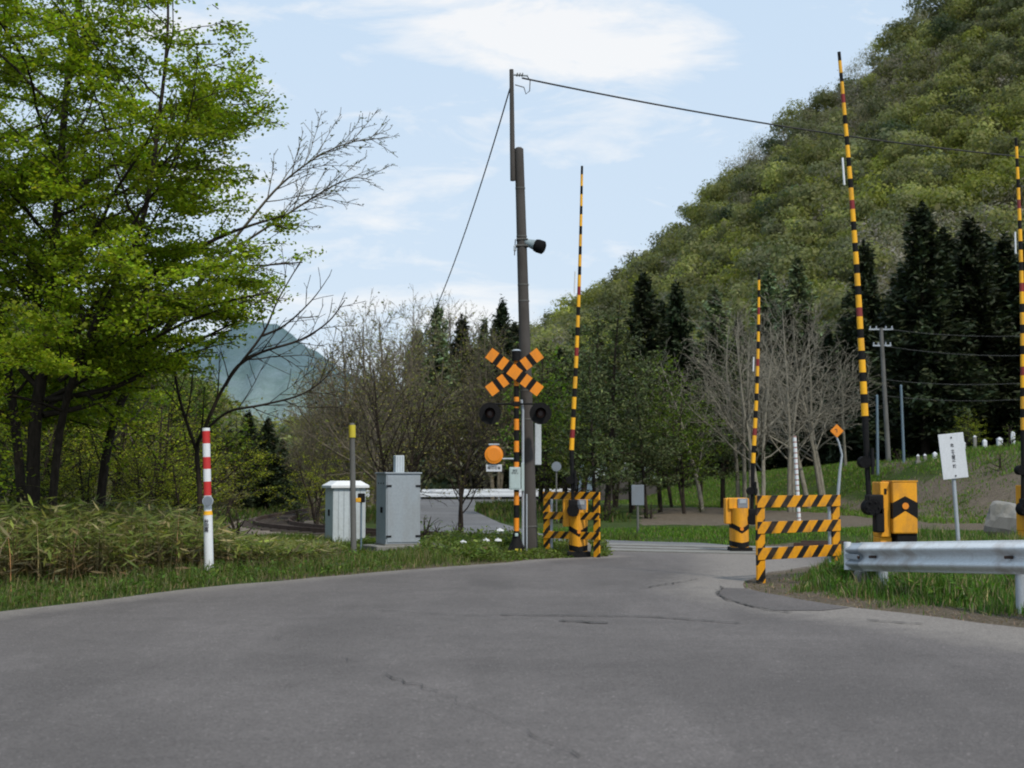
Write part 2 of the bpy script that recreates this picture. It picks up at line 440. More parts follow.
def sheet(name, poly, z, mat):
    mb = MB(); mb.add([(p[0], p[1], z) for p in poly], [list(range(len(poly)))], mat)
    o = mb.build(name)
    import bmesh
    bm = bmesh.new(); bm.from_mesh(o.data); bmesh.ops.triangulate(bm, faces=bm.faces)
    for f in bm.faces:
        if f.normal.z < 0: f.normal_flip()
    bm.to_mesh(o.data); bm.free()
    return tag(o, kind='structure')
def jag(poly, amp=.08, step=.5):
    out = []
    for i in range(len(poly)):
        a = poly[i]; b = poly[(i + 1) % len(poly)]; n = max(1, int((b - a).length / step)) if (b - a).length < 14 else 1
        for k in range(n):
            q = a.lerp(b, k / n); out.append(Vector((q.x + random.uniform(-amp, amp), q.y + random.uniform(-amp, amp), 0)))
    return out
def road():
    import bmesh
    bm = bmesh.new(); ring = jag(road_poly, .06); vs = [bm.verts.new((p.x, p.y, .012)) for p in ring]
    lo_ = [bm.verts.new((p.x, p.y, -.12)) for p in ring]
    for i in range(len(vs)): bm.faces.new((vs[i], vs[(i + 1) % len(vs)], lo_[(i + 1) % len(vs)], lo_[i]))
    f = bm.faces.new(vs); bmesh.ops.triangulate(bm, faces=[f])
    for ax, lo, hi, st in (((1, 0, 0), -10, 10, .33), ((0, 1, 0), 5, 31, .33)):
        c = lo
        while c < hi:
            bmesh.ops.bisect_plane(bm, geom=bm.verts[:] + bm.edges[:] + bm.faces[:], plane_co=Vector(ax) * c, plane_no=ax); c += st
    for f in bm.faces:
        if f.normal.z < 0: f.normal_flip()
    me = bpy.data.meshes.new('road'); bm.to_mesh(me); bm.free(); me.materials.append(M['asphalt'])
    co = np.zeros(len(me.vertices) * 3, np.float32); me.vertices.foreach_get('co', co); co = co.reshape(-1, 3); x, y = co[:, 0], co[:, 1]
    R1 = [G(*p) for p in ((744, 552), (768, 573), (742, 583), (748, 591), (790, 601), (860, 612), (940, 622), (1100, 645))]
    d = 1.1 * (1 - sstep(.1, 1.9, dist_poly(x, y, R1)))
    d = np.maximum(d, .85 * (1 - sstep(.0, .9, dist_poly(x, y, LP_)))) 
    d = np.maximum(d, .55 * (1 - sstep(.6, 4.0, dist_poly(x, y, TC))))
    at = me.attributes.new('dust', 'FLOAT', 'POINT'); at.data.foreach_set('value', d.astype(np.float32))
    tag(link('road', me), kind='structure')
LP_ = [G(*p) for p in LEFT]
road()
sheet('far_road', far_poly, .006, 'far_asphalt')
dp = [G(*p) for p in [(748, 590), (722, 589), (719, 597), (740, 605), (775, 612), (820, 612), (850, 609), (800, 601)]]
sheet('road_patch', jag(dp, .03, .25), .017, 'asphalt')
def cracks():
    mb = MB()
    def strip(pix, w, z=.026):
        pts = []
        for i in range(len(pix) - 1):
            a = G(*pix[i]); b = G(*pix[i + 1]); n = max(2, int((b - a).length / .09))
            for k in range(n): pts.append(a.lerp(b, k / n) + Vector((random.gauss(0, .018), random.gauss(0, .03), 0)))
        for i in range(len(pts) - 1):
            a, b = pts[i], pts[i + 1]; t = (b - a).normalized(); nn = Vector((-t.y, t.x, 0))
            wa = w * random.uniform(.3, 1.2); wb = w * random.uniform(.3, 1.2)
            mb.add([(a.x - nn.x * wa, a.y - nn.y * wa, z), (b.x - nn.x * wb, b.y - nn.y * wb, z), (b.x + nn.x * wb, b.y + nn.y * wb, z), (a.x + nn.x * wa, a.y + nn.y * wa, z)], [(0, 1, 2, 3)], 'crack')
    strip([(340, 660), (362, 668)], .003); strip([(385, 677), (400, 683), (415, 688), (440, 697)], .007)
    strip([(440, 697), (470, 709), (500, 722), (522, 734)], .0022); strip([(522, 734), (540, 744), (590, 766)], .005)
    strip([(560, 622), (600, 625), (612, 624)], .03)
    strip([(500, 617), (560, 617), (640, 618), (700, 622), (745, 626)], .022)
    strip([(380, 612), (440, 616), (500, 618)], .010)
    strip([(722, 588), (717, 595), (728, 602), (765, 611), (800, 616)], .014)
    strip([(640, 590), (700, 580)], .012)
    strip([(868, 622), (905, 625), (935, 627)], .02)
    tag(mb.build('road_crack'), kind='structure')
cracks()

# ------------------------------------------------------------------ railway
def offset(line, d):
    out = []
    for i, p in enumerate(line):
        a = line[max(i - 1, 0)]; b = line[min(i + 1, len(line) - 1)]
        t = (b - a) / np.linalg.norm(b - a); out.append(np.array([p[0] - t[1] * d, p[1] + t[0] * d]))
    return out
def railway():
    L = offset(TC, 1.75); Rr = offset(TC, -1.75); l2 = offset(TC, 1.25); r2 = offset(TC, -1.25)
    mb = MB()
    for i in range(len(TC) - 1):
        if 1.0 < TC[i][0] < 5.0: continue
        for (A, za), (B, zb) in (((L, -.12), (l2, .05)), ((l2, .05), (r2, .05)), ((r2, .05), (Rr, -.12))):
            mb.add([(*A[i], za), (*A[i + 1], za), (*B[i + 1], zb), (*B[i], zb)], [(0, 3, 2, 1)], 'ballast')
    tag(mb.build('railway_ballast'), kind='structure')
    t = thing('railway_track', 'rusty single railway track curving out of the trees and over the road', 'railway track', (0, 0, 0))
    for d in (-.5335, .5335):
        ln = offset(TC, d); o1 = offset(ln, .033); o2 = offset(ln, -.033)
        mb = MB()
        for i in range(len(ln) - 1):
            inr = 0.6 < ln[i][0] < 5.4
            z0, z1 = (.0, .034) if inr else (.09, .20)
            A = [(*o1[i], z0), (*o1[i + 1], z0), (*o2[i + 1], z0), (*o2[i], z0)]
            B = [(p[0], p[1], z1) for p in A]
            mb.add(A + B, [(0, 1, 5, 4), (1, 2, 6, 5), (2, 3, 7, 6), (3, 0, 4, 7), (4, 5, 6, 7)], 'rust')
        mb.build('rail', t)
    cum = 0; nxt = 0
    for i in range(len(TC) - 1):
        a, b = TC[i], TC[i + 1]; s = np.linalg.norm(b - a)
        while cum + s > nxt:
            p = a + (b - a) * (nxt - cum) / s; nxt += .9
            if p[1] > 66 or p[0] > 12 or .6 < p[0] < 5.4: continue
            ang = math.atan2(b[1] - a[1], b[0] - a[0])
            mb = MB(); mb.box((0, 0, 0), (.2, 2.0, .12), 'wood', b=.01)
            o = mb.build('sleeper', t, (p[0], p[1], .035)); o.rotation_euler = (0, 0, ang)
        cum += s
    # concrete panels between and beside the rails on the road
    seg = [p for p in TC if .9 < p[0] < 5.3]
    k = 0
    for d0, d1 in ((-1.5, -.62), (-.45, .45), (.62, 1.5)):
        A = offset(seg, d0); B = offset(seg, d1); mb = MB()
        for i in range(len(seg) - 1):
            q = [(*A[i], .0), (*A[i + 1], .0), (*B[i + 1], .0), (*B[i], .0)]
            c = np.mean([x[:2] for x in q], 0)
            q = [tuple(c + (np.array(x[:2]) - c) * .985) + (.03,) for x in q]
            mb.add(q, [(0, 3, 2, 1)], 'concrete')
            mb.add([(x[0], x[1], .0) for x in q] + q, [(0, 1, 5, 4), (1, 2, 6, 5), (2, 3, 7, 6), (3, 0, 4, 7)], 'concrete')
        tag(mb.build('crossing_panel'), kind='structure')
railway()

# ------------------------------------------------------------------ text
def text_mesh(body, size, mat, parent, loc, rot, name='lettering', spacing=1.0):
    cu = bpy.data.curves.new('t', 'FONT'); cu.body = body; cu.size = size
    cu.align_x = 'CENTER'; cu.align_y = 'CENTER'; cu.space_line = spacing; cu.extrude = 0.0008; cu.offset = size * .018
    tmp = bpy.data.objects.new('t', cu); COL.objects.link(tmp)
    bpy.context.view_layer.update()
    dg = bpy.context.evaluated_depsgraph_get()
    me = bpy.data.meshes.new_from_object(tmp.evaluated_get(dg))
    bpy.data.objects.remove(tmp); me.materials.clear(); me.materials.append(M[mat])
    o = link(name, me, parent); o.location = loc; o.rotation_euler = rot
    return o

# ------------------------------------------------------------------ striped bar frames
def bar_frame(label, A, B, h, stripe):
    """two flat uprights and three flat rails with diagonal bands between ground points A and B"""
    d = B - A; w = d.length; rz = math.atan2(d.y, d.x)
    t = thing('barrier_frame', label, 'barrier', A, rz, 'striped barrier frames beside the crossing')
    bw = .165 if stripe == 'stripe' else .135
    for x in (bw / 2, w - bw / 2):
        mb = MB(); mb.box((0, 0, h / 2 - .05), (bw, .035, h + .1), stripe, b=.006)
        mb.build('upright', t, (x, 0, 0))
        mb = MB(); mb.tube([(0, .05, -.1), (0, .05, h - .1)], .03, 'galv', 12)
        mb.build('steel_post', t, (x + (.07 if x < w / 2 else -.07), 0, 0))
    for z in (h - bw / 2, h * .63, h * .33):
        mb = MB(); mb.box((w / 2, -.024, 0), (w if z > h * .9 else w - .004, .014, bw), stripe, b=.003)
        mb.build('cross_rail', t, (0, 0, z))
    return t
bar_frame('larger yellow and black striped barrier frame in the grass left of the guard rail end', G(757, 583), G(840, 577), 1.19, 'stripe')
bar_frame('smaller yellow and black striped barrier frame beside the utility pole', G(544, 555.5), G(600, 558), 1.19, 'stripe_small')

# ------------------------------------------------------------------ crossing gates
def stripe_arm(gate, pts, r0, r1, n, reds, tagz=None):
    a, b = Vector(pts[0]), Vector(pts[1]); mb = MB()
    t = 0
    total = n * 1.0
    for i in range(n):
        for k, (mat, w) in enumerate((('yellow', .58), ('black' if i not in reds else 'darkred', .42))):
            t0 = t / total; t += w; t1 = t / total
            p0 = a.lerp(b, t0); p1 = a.lerp(b, t1)
            bow = lambda q, s: q + Vector((math.sin(s * math.pi) * .03, 0, 0))
            mb.tube([bow(p0, t0), bow(p1, t1)], [r0 + (r1 - r0) * t0, r0 + (r1 - r0) * t1], mat, 12, cap=(i == n - 1))
    o = mb.build('gate_arm', gate)
    if tagz:
        p0 = a.lerp(b, tagz); p1 = a.lerp(b, tagz + .075); mb = MB()
        mb.tube([p0 + Vector((-r0 * 1.2, -.01, 0)), p1 + Vector((-r0 * 1.2, -.01, 0))], .014, 'white', 8); mb.build('reflector_strip', gate)
def gate(label, base, pix, Y, kind, n, reds, tagz=None, rz=0, s=1.0, armside=-1, r0=.045, r1=.022):
    """base = point under the machine; pix = arm tip, arm foot, pivot in line-of-sight terms at distance Y"""
    g = thing('crossing_gate', label, 'crossing gate', base, 0, 'crossing gates with raised arms')
    tip, foot, piv = [P(*q, Y) - Vector(base) for q in pix]
    X = Matrix.Rotation(rz, 4, 'Z') @ Matrix.Scale(s, 4)
    stripe_arm(g, (foot, tip), r0, r1, n, reds, tagz)
    # black foot of the arm with sleeve, clamp plate and pivot disc
    mb = MB()
    mid = piv.lerp(foot, .45)
    mb.tube([piv, mid, foot], [r0 * .75, r0 * .75, r0 * .95], 'black', 12)
    mb.box(mid, (.19 * s, .10, .12 * s), 'black', b=.02)
    mb.tube([mid + Vector((-.04, -.08, .0)), mid + Vector((-.04, .08, 0))], .075 * s, 'rubber', 16)
    mb.tube([mid + Vector((.05, -.07, -.16)), mid + Vector((.05, -.07, .18))], .022, 'black', 8)
    mb.build('arm_holder', g)
    if kind == 'box':
        mb = MB()
        mb.box((0, 0, .785), (.32, .42, .66), 'deep_yellow', X, .018)
        z0, z1 = .70, .90
        xs = (-.1605, 0, .1605)
        yb = -.2125
        prof = [(xs[0], z0 - .055), (0, z0 + .045), (xs[2], z0 - .055), (xs[2], z1 - .055), (0, z1 + .03), (xs[0], z1 - .055)]
        mb.prism(prof, yb, yb + .003, 'black', X)
        for sx in (-1, 1): mb.box((sx * .1615, 0, .745), (.003, .40, .20), 'black', X)
        mb.tube([(0, yb - .001, .805), (0, yb - .014, .805)], .042, 'orangeglow', 20, X=X)
        mb.box((0, 0, 1.118), (.335, .435, .016), 'deep_yellow', X, .004)
        mb.build('cover', g)
        mb = MB()
        mb.box((-.228, .04, .76), (.13, .34, .70), 'deep_yellow', X, .012)
        mb.box((-.228, -.135, .99), (.03, .006, .07), 'black', X)
        mb.box((-.215, .06, .21), (.15, .3, .40), 'deep_yellow', X, .01)
        mb.build('drive_housing', g)
        mb = MB()
        mb.box((.03, 0, .38), (.26, .36, .16), 'black', X, .01)
        mb.box((.0, .0, .0), (.5, .5, .5), 'concrete', X, .02)
        mb.build('base', g)
        mb = MB()
        c = piv + Vector((.02, -.02, -.09)); 
        mb.tube([c + Vector((0, -.11, 0)), c + Vector((0, .12, 0))], .105, 'rubber', 20)
        mb.box(c + Vector((.04, 0, .03)), (.20, .20, .26), 'black', b=.02)
        mb.box(c + Vector((.09, .0, -.16)), (.11, .2, .32), 'black', b=.02)
        for k in range(6):
            a = k * math.pi / 3; mb.tube([c + Vector((.075 * math.cos(a), -.112, .075 * math.sin(a))), c + Vector((.075 * math.cos(a), -.13, .075 * math.sin(a)))], .012, 'black', 8)
        mb.build('pivot', g)
    else:
        # upright machine with a rounded front cover, V bands and a grey lid
        prof = []
        for k in range(13):
            a = math.pi + math.pi * k / 12; prof.append((.17 * math.cos(a), .24 * math.sin(a)))
        def rounded(z0, z1, mat, e=0.0, sag=0.0, zz=None):
            m_ = MB(); vs = []; N = len(prof)
            for z in (z0, z1):
                for (px_, py_) in prof:
                    k_ = (1 - abs(px_) / .17) * sag
                    vs.append((px_ * (1 + e), py_ * (1 + e) - .02, z - k_))
                vs.append((.17 * (1 + e), .22, z)); vs.append((-.17 * (1 + e), .22, z))
            N2 = N + 2
            fs = [(i, (i + 1) % N2, (i + 1) % N2 + N2, i + N2) for i in range(N2)]
            if zz is None: fs += [list(range(N2))[::-1], list(range(N2, 2 * N2))]
            return vs, fs
        mb = MB()
        vs, fs = rounded(.10, .86, 'deep_yellow'); mb.add(vs, fs, 'deep_yellow', False, X)
        vs, fs = rounded(.47, .57, 'black', .012, .10, 1); mb.add(vs, fs, 'black', False, X)
        vs, fs = rounded(.12, .22, 'black', .012, .03, 1); mb.add(vs, fs, 'black', False, X)
        mb.tube([(0, -.262, .46), (0, -.274, .46)], .035, 'orangeglow', 14, X=X)
        mb.build('cover', g)
        mb = MB()
        mb.box((-.03, .05, .95), (.40, .36, .22), 'deep_yellow', X, .02)
        mb.box((-.225, .06, .80), (.12, .28, .50), 'deep_yellow', X, .015)
        mb.build('drive_housing', g)
        mb = MB(); mb.box((.04, -.145, .955), (.20, .03, .19), 'windowgrey', X, .012); mb.box((.04, -.163, .99), (.13, .006, .07), 'galv', X, .002)
        mb.build('lid', g)
        mb = MB(); mb.box((0, 0, .02), (.42, .5, .16), 'black', X, .01); mb.box((0, 0, -.12), (.6, .66, .2), 'concrete', X, .02); mb.build('base', g)
        mb = MB()
        mb.tube([piv + Vector((-.0, -.09, -.1)), piv + Vector((0, .12, -.1))], .11 * s, 'rubber', 18)
        mb.box(piv + Vector((0, .02, -.05)), (.16 * s, .16, .3), 'black', b=.02)
        mb.build('pivot', g)
    return g
# near left, far middle, near right, far right
b = G(579, 557); gate('crossing gate behind the smaller striped frame, beside the utility pole', (b.x, 26.0, 0.0), [(582, 166), (571.5, 450), (573, 505)], 25.75, 'round', 14, (0, 4, 7), .55)
b = P(740, 552, 27.6); gate('crossing gate in the middle across the road with the shortest looking arm', (b.x, 27.6, .0), [(759, 273), (753, 463), (752, 514)], 27.5, 'round', 11, (1, 5, 8), .48)
b = P(901, 569, 18.0); gate('largest nearest crossing gate behind the guard rail, box marked with a black chevron', (b.x, 18.0, b.z), [(839, 52), (865, 416), (869, 500)], 17.9, 'box', 17, (4, 9, 14), .63, rz=R(3), r0=.046, r1=.022)
b = P(1042, 558, 21.5); gate('crossing gate cut off by the right edge of the photo', (b.x, 21.5, b.z), [(1016, 138), (1023.5, 430), (1023, 503)], 21.4, 'box', 14, (2, 6, 10), .6, rz=R(20))

# ------------------------------------------------------------------ warning signal
def signal():
    Y = 26.0; b = P(516.5, 552, Y); base = Vector((b.x, Y, 0.0))
    g = thing('crossing_signal', 'level crossing signal with striped crossed boards and twin lamps in front of the utility pole', 'crossing signal', base)
    def L(px, py, dy=0): return P(px, py, Y) - base + Vector((0, dy, 0))
    # post in bands
    ys = [535, 520, 512, 500, 492, 463, 455, 444, 436, 424, 416, 405, 397, 384, 378, 357]
    mb = MB(); zs = [L(516, y).z for y in (545, 531, 518, 505, 492, 480, 462, 452, 441, 430, 419, 408, 397, 386, 375, 364, 357)]
    for i in range(len(zs) - 1):
        mb.tube([(0, 0, zs[i]), (0, 0, zs[i + 1])], .048, 'black' if i % 2 == 0 else 'orange', 16, cap=False)
    mb.build('post', g)
    mb = MB(); z = L(516, 358).z
    mb.tube([(0, 0, z - .06), (0, 0, z + .13)], .085, 'black', 18); mb.tube([(0, 0, z + .13), (0, 0, z + .16)], [.095, .05], 'galv', 18)
    mb.build('cap', g)
    c = L(514.5, 372.5, -.085)
    for k, a in enumerate((R(37), R(-37))):
        mb = MB(); Lh = .64; w = .112; n = 9
        cuts = [-Lh, -.44, -.31, -.14, -.0, .14, .31, .44, Lh] if False else None
        edges = [-.64, -.435, -.335, -.135, -.135 + .0, .135, .335, .435, .64]
        seq = [(-.59, -.42, 'orange'), (-.42, -.30, 'black'), (-.30, -.185, 'orange') if False else (-.30, -.20, 'orange'), (-.20, -.105, 'black'), (-.105, .105, 'orange'), (.105, .20, 'black'), (.20, .30, 'orange'), (.30, .42, 'black'), (.42, .59, 'orange')]
        seq = [(-.60, -.435, 'orange'), (-.435, -.335, 'black'), (-.335, -.205, 'orange'), (-.205, -.105, 'black'), (-.105, .105, 'orange'), (.105, .205, 'black'), (.205, .335, 'orange'), (.335, .435, 'black'), (.435, .60, 'orange')]
        X = Matrix.Rotation(-a, 4, 'Y')
        for x0, x1, mt in seq:
            mb.box(((x0 + x1) / 2, 0, 0), (x1 - x0, .012, w * 2), mt, X)
        o = mb.build('crossed_board', g, c + Vector((0, -.014 * k, 0)))
    # lamps
    z = L(516, 404).z
    mb = MB(); mb.tube([(-.50, -.02, z), (.50, -.02, z)], .018, 'black', 10)
    for sx in (-.49, .47): mb.tube([(sx, -.02, z), (sx, -.02, z - .1)], .016, 'black', 8)
    mb.box((0, 0, z), (.13, .13, .09), 'black', b=.01); mb.build('lamp_bracket', g)
    for px_ in (490, 540.5):
        q = L(px_, 413.5)
        lamp = bpy.data.objects.new('signal_lamp', None)
        mb = MB(); mb.tube([(0, -.03, 0), (0, -.045, 0)], .205, 'black', 32)
        mb.tube([(0, .12, 0), (0, -.03, 0)], [.07, .12], 'black', 24)
        lamp = mb.build('signal_lamp', g, q)
        mb = MB(); mb.tube([(0, -.048, 0), (0, -.06, 0), (0, -.066, 0)], [.085, .08, .04], 'lens', 24); mb.build('lens', lamp)
        mb = MB(); K = 16
        for i in range(K):
            a0 = R(-20) + R(220) * i / K; a1 = R(-20) + R(220) * (i + 1) / K
            p = [(math.cos(a) * r, y, math.sin(a) * r) for a, r, y in ((a0, .1, -.045), (a1, .1, -.045), (a1, .1, -.22), (a0, .1, -.22), (a0, .104, -.045), (a1, .104, -.045), (a1, .104, -.22), (a0, .104, -.22))]
            mb.add(p, [(0, 1, 2, 3), (7, 6, 5, 4), (3, 2, 6, 7)], 'black', True)
        mb.build('hood', lamp)
    # round orange panel with small plate
    q = L(494, 454.5)
    mb = MB(); mb.tube([(0, -.05, 0), (0, .05, 0)], .17, 'orange', 32); mb.tube([(0, -.051, 0), (0, -.062, 0)], [.155, .12], 'orangeglow', 32)
    mb.box((0, 0, .185), (.20, .1, .03), 'galv', b=.006)
    mb.tube([(.15, .02, -.08), (-q.x, 0.02, -.08)], .018, 'galv', 10)
    mb.build('direction_light', g, q)
    q = L(494, 468)
    mb = MB(); mb.box((0, 0, 0), (.29, .012, .13), 'sign_white', b=.002); pl = mb.build('notice_plate', g, q)
    text_mesh('踏切注意', .062, 'ink', pl, (0, -.008, 0), (R(90), 0, 0))
    # pale box on the post
    q = L(515.5, 478.5)
    mb = MB(); mb.box((-.01, -.08, 0), (.21, .10, .42), 'mint', b=.01)
    mb.box((.135, .02, .03), (.055, .16, .52), 'mint', b=.006)
    mb.box((-.01, -.133, -.0), (.17, .006, .36), 'mint', b=.002)
    bx = mb.build('control_box', g, q)
    text_mesh('非常\nボタン', .045, 'ink', bx, (-.01, -.139, .12), (R(90), 0, 0))
    mb = MB()
    mb.tube([(.12, .05, .05), (.12, .05, 2.7), (.09, .03, 2.9)], .026, 'galv', 10)
    mb.tube([(.19, .06, .05), (.19, .06, 1.15)], .016, 'galv', 8)
    mb.build('conduit', g)
    mb = MB()
    mb.tube([(0, 0, -.1), (0, 0, .12), (0, 0, .30), (0, 0, .42)], [.20, .17, .085, .07], 'black', 20)
    for k in range(4):
        a = R(45 + 90 * k); X = Matrix.Rotation(a, 4, 'Z')
        mb.add([(.05, -.012, .30), (.31, -.012, .0), (.31, -.012, -.05), (.05, -.012, -.05), (.05, .012, .30), (.31, .012, 0), (.31, .012, -.05), (.05, .012, -.05)], [(0, 3, 2, 1), (4, 5, 6, 7), (0, 1, 5, 4), (1, 2, 6, 5)], 'black', X=X)
    mb.box((0.03, -.19, .10), (.12, .02, .1), 'yelgreen', b=.01)
    mb.box((0.0, -.08, .40), (.06, .05, .06), 'mint', b=.01)
    mb.build('foot', g)
signal()

# ------------------------------------------------------------------ utility pole and its fittings
def utility():
    Y = 26.6; foot = G(531.5, 552); base = Vector((P(531.5, 552, Y).x, Y, -.02))
    top = P(519, 149, Y) - base
    g = thing('utility_pole', 'tall leaning weathered utility pole with a thin extension pole beside the crossing signal', 'utility pole', base)
    mb = MB(); n = 8
    mb.tube([Vector((0, 0, -.3)).lerp(top, k / n) if k else Vector((0, 0, -.3)) for k in range(n + 1)], [.135 - .05 * k / n for k in range(n + 1)], 'pole_conc', 20)
    mb.tube([top, top + Vector((0, 0, .03))], [.085, .05], 'pole_conc', 20)
    mb.build('pole', g)
    for f in (.07, .33, .40, .62, .66, .78, .9):
        mb = MB(); c = top * f; r = .137 - .05 * f
        mb.tube([c, c + Vector((0, 0, .025))], r + .004, 'pole_grey', 20); mb.build('steel_band', g)
    a = P(517.5, 181, Y - .02) - base; b_ = P(512.5, 70, Y - .02) - base
    a.y -= .0; mb = MB()
    mb.tube([a + Vector((-.09, -.03, 0)), P(517, 148, Y) - base + Vector((-.09, -.03, 0)), b_ + Vector((-.02, -.03, 0))], [.05, .048, .04], 'pole_conc', 12)
    mb.build('extension_pole', g)
    mb = MB(); h = b_ + Vector((0, -.03, -.1))
    mb.tube([h, h + Vector((.30, 0, -.02))], .02, 'galv', 8)
    for k in range(3): mb.tube([h + Vector((.08 + .05 * k, 0, 0)), h + Vector((.10 + .05 * k, 0, -.005))], .04, 'pole_grey', 12)
    mb.build('insulator', g)
    mb = MB(); pts = [h + Vector((.28, 0, -.02)), h + Vector((.34, 0, -.12)), h + Vector((.33, 0, -.32)), h + Vector((.26, 0, -.38)), h + Vector((.22, 0, -.25)), h + Vector((.05, 0, -.2))]
    mb.tube(pts, .01, 'wire', 6); mb.build('jumper_loop', g)
    # pale panel behind
    q = P(538, 444, Y + .1) - base
    mb = MB(); mb.box(q, (.12, .22, .80), 'cab_white', b=.01); mb.build('side_panel', g)
    # camera / lamp housing
    q = P(523, 246, Y) - base
    cg = thing('floodlight', 'blue grey lamp housing with black hood clamped high on the utility pole', 'lamp', base + q); cg.scale = (.86, .86, .86)
    d = Vector((.42, -.12, -.16)).normalized()
    mb = MB(); mb.tube([(.02, -.02, .10), Vector((.02, -.02, .10)) + d * .18, Vector((.02, -.02, .10)) + d * .30], [.06, .10, .12], 'camgrey', 20); mb.build('housing', cg)
    e = Vector((.02, -.02, .10)) + d * .30
    mb = MB(); mb.tube([e - d * .02, e + d * .04, e + d * .17, e + d * .20], [.135, .15, .15, .11], 'rubber', 22); mb.build('hood', cg)
    mb = MB(); mb.box((-.02, .0, .0), (.27, .25, .04), 'pole_grey', b=.01); mb.box((-.02, .0, .14), (.26, .25, .03), 'pole_grey', b=.01)
    mb.tube([(-.17, -.05, .14), (-.19, -.05, -.22)], .012, 'wire', 6); mb.box((-.18, -.05, -.06), (.06, .06, .12), 'galv', b=.01); mb.build('clamp', cg)
    # lines
    def wire(name, label, a, b, sag, r):
        pts = [a.lerp(b, k / 24) + Vector((0, 0, -sag * 4 * (k / 24) * (1 - k / 24))) for k in range(25)]
        mb = MB(); mb.tube(pts, r, 'wire', 6); tag(mb.build(name), label, 'wire')
    tp = P(513, 78, Y)
    wire('overhead_cable', 'black cable running from the pole top to the upper right over the striped arms', P(522, 78, Y), P(1180, 168, 34), .30, .017)
    wire('overhead_cable', 'thin guy cable slanting steeply down left from the pole top to the bare trees', tp, P(418, 345, 44), .5, .014)
    for (x0, y0, x1, y1) in ((880, 336, 1100, 310), (880, 346, 1100, 331), (880, 395, 1100, 372), (880, 410, 1100, 390)):
        pass
utility()

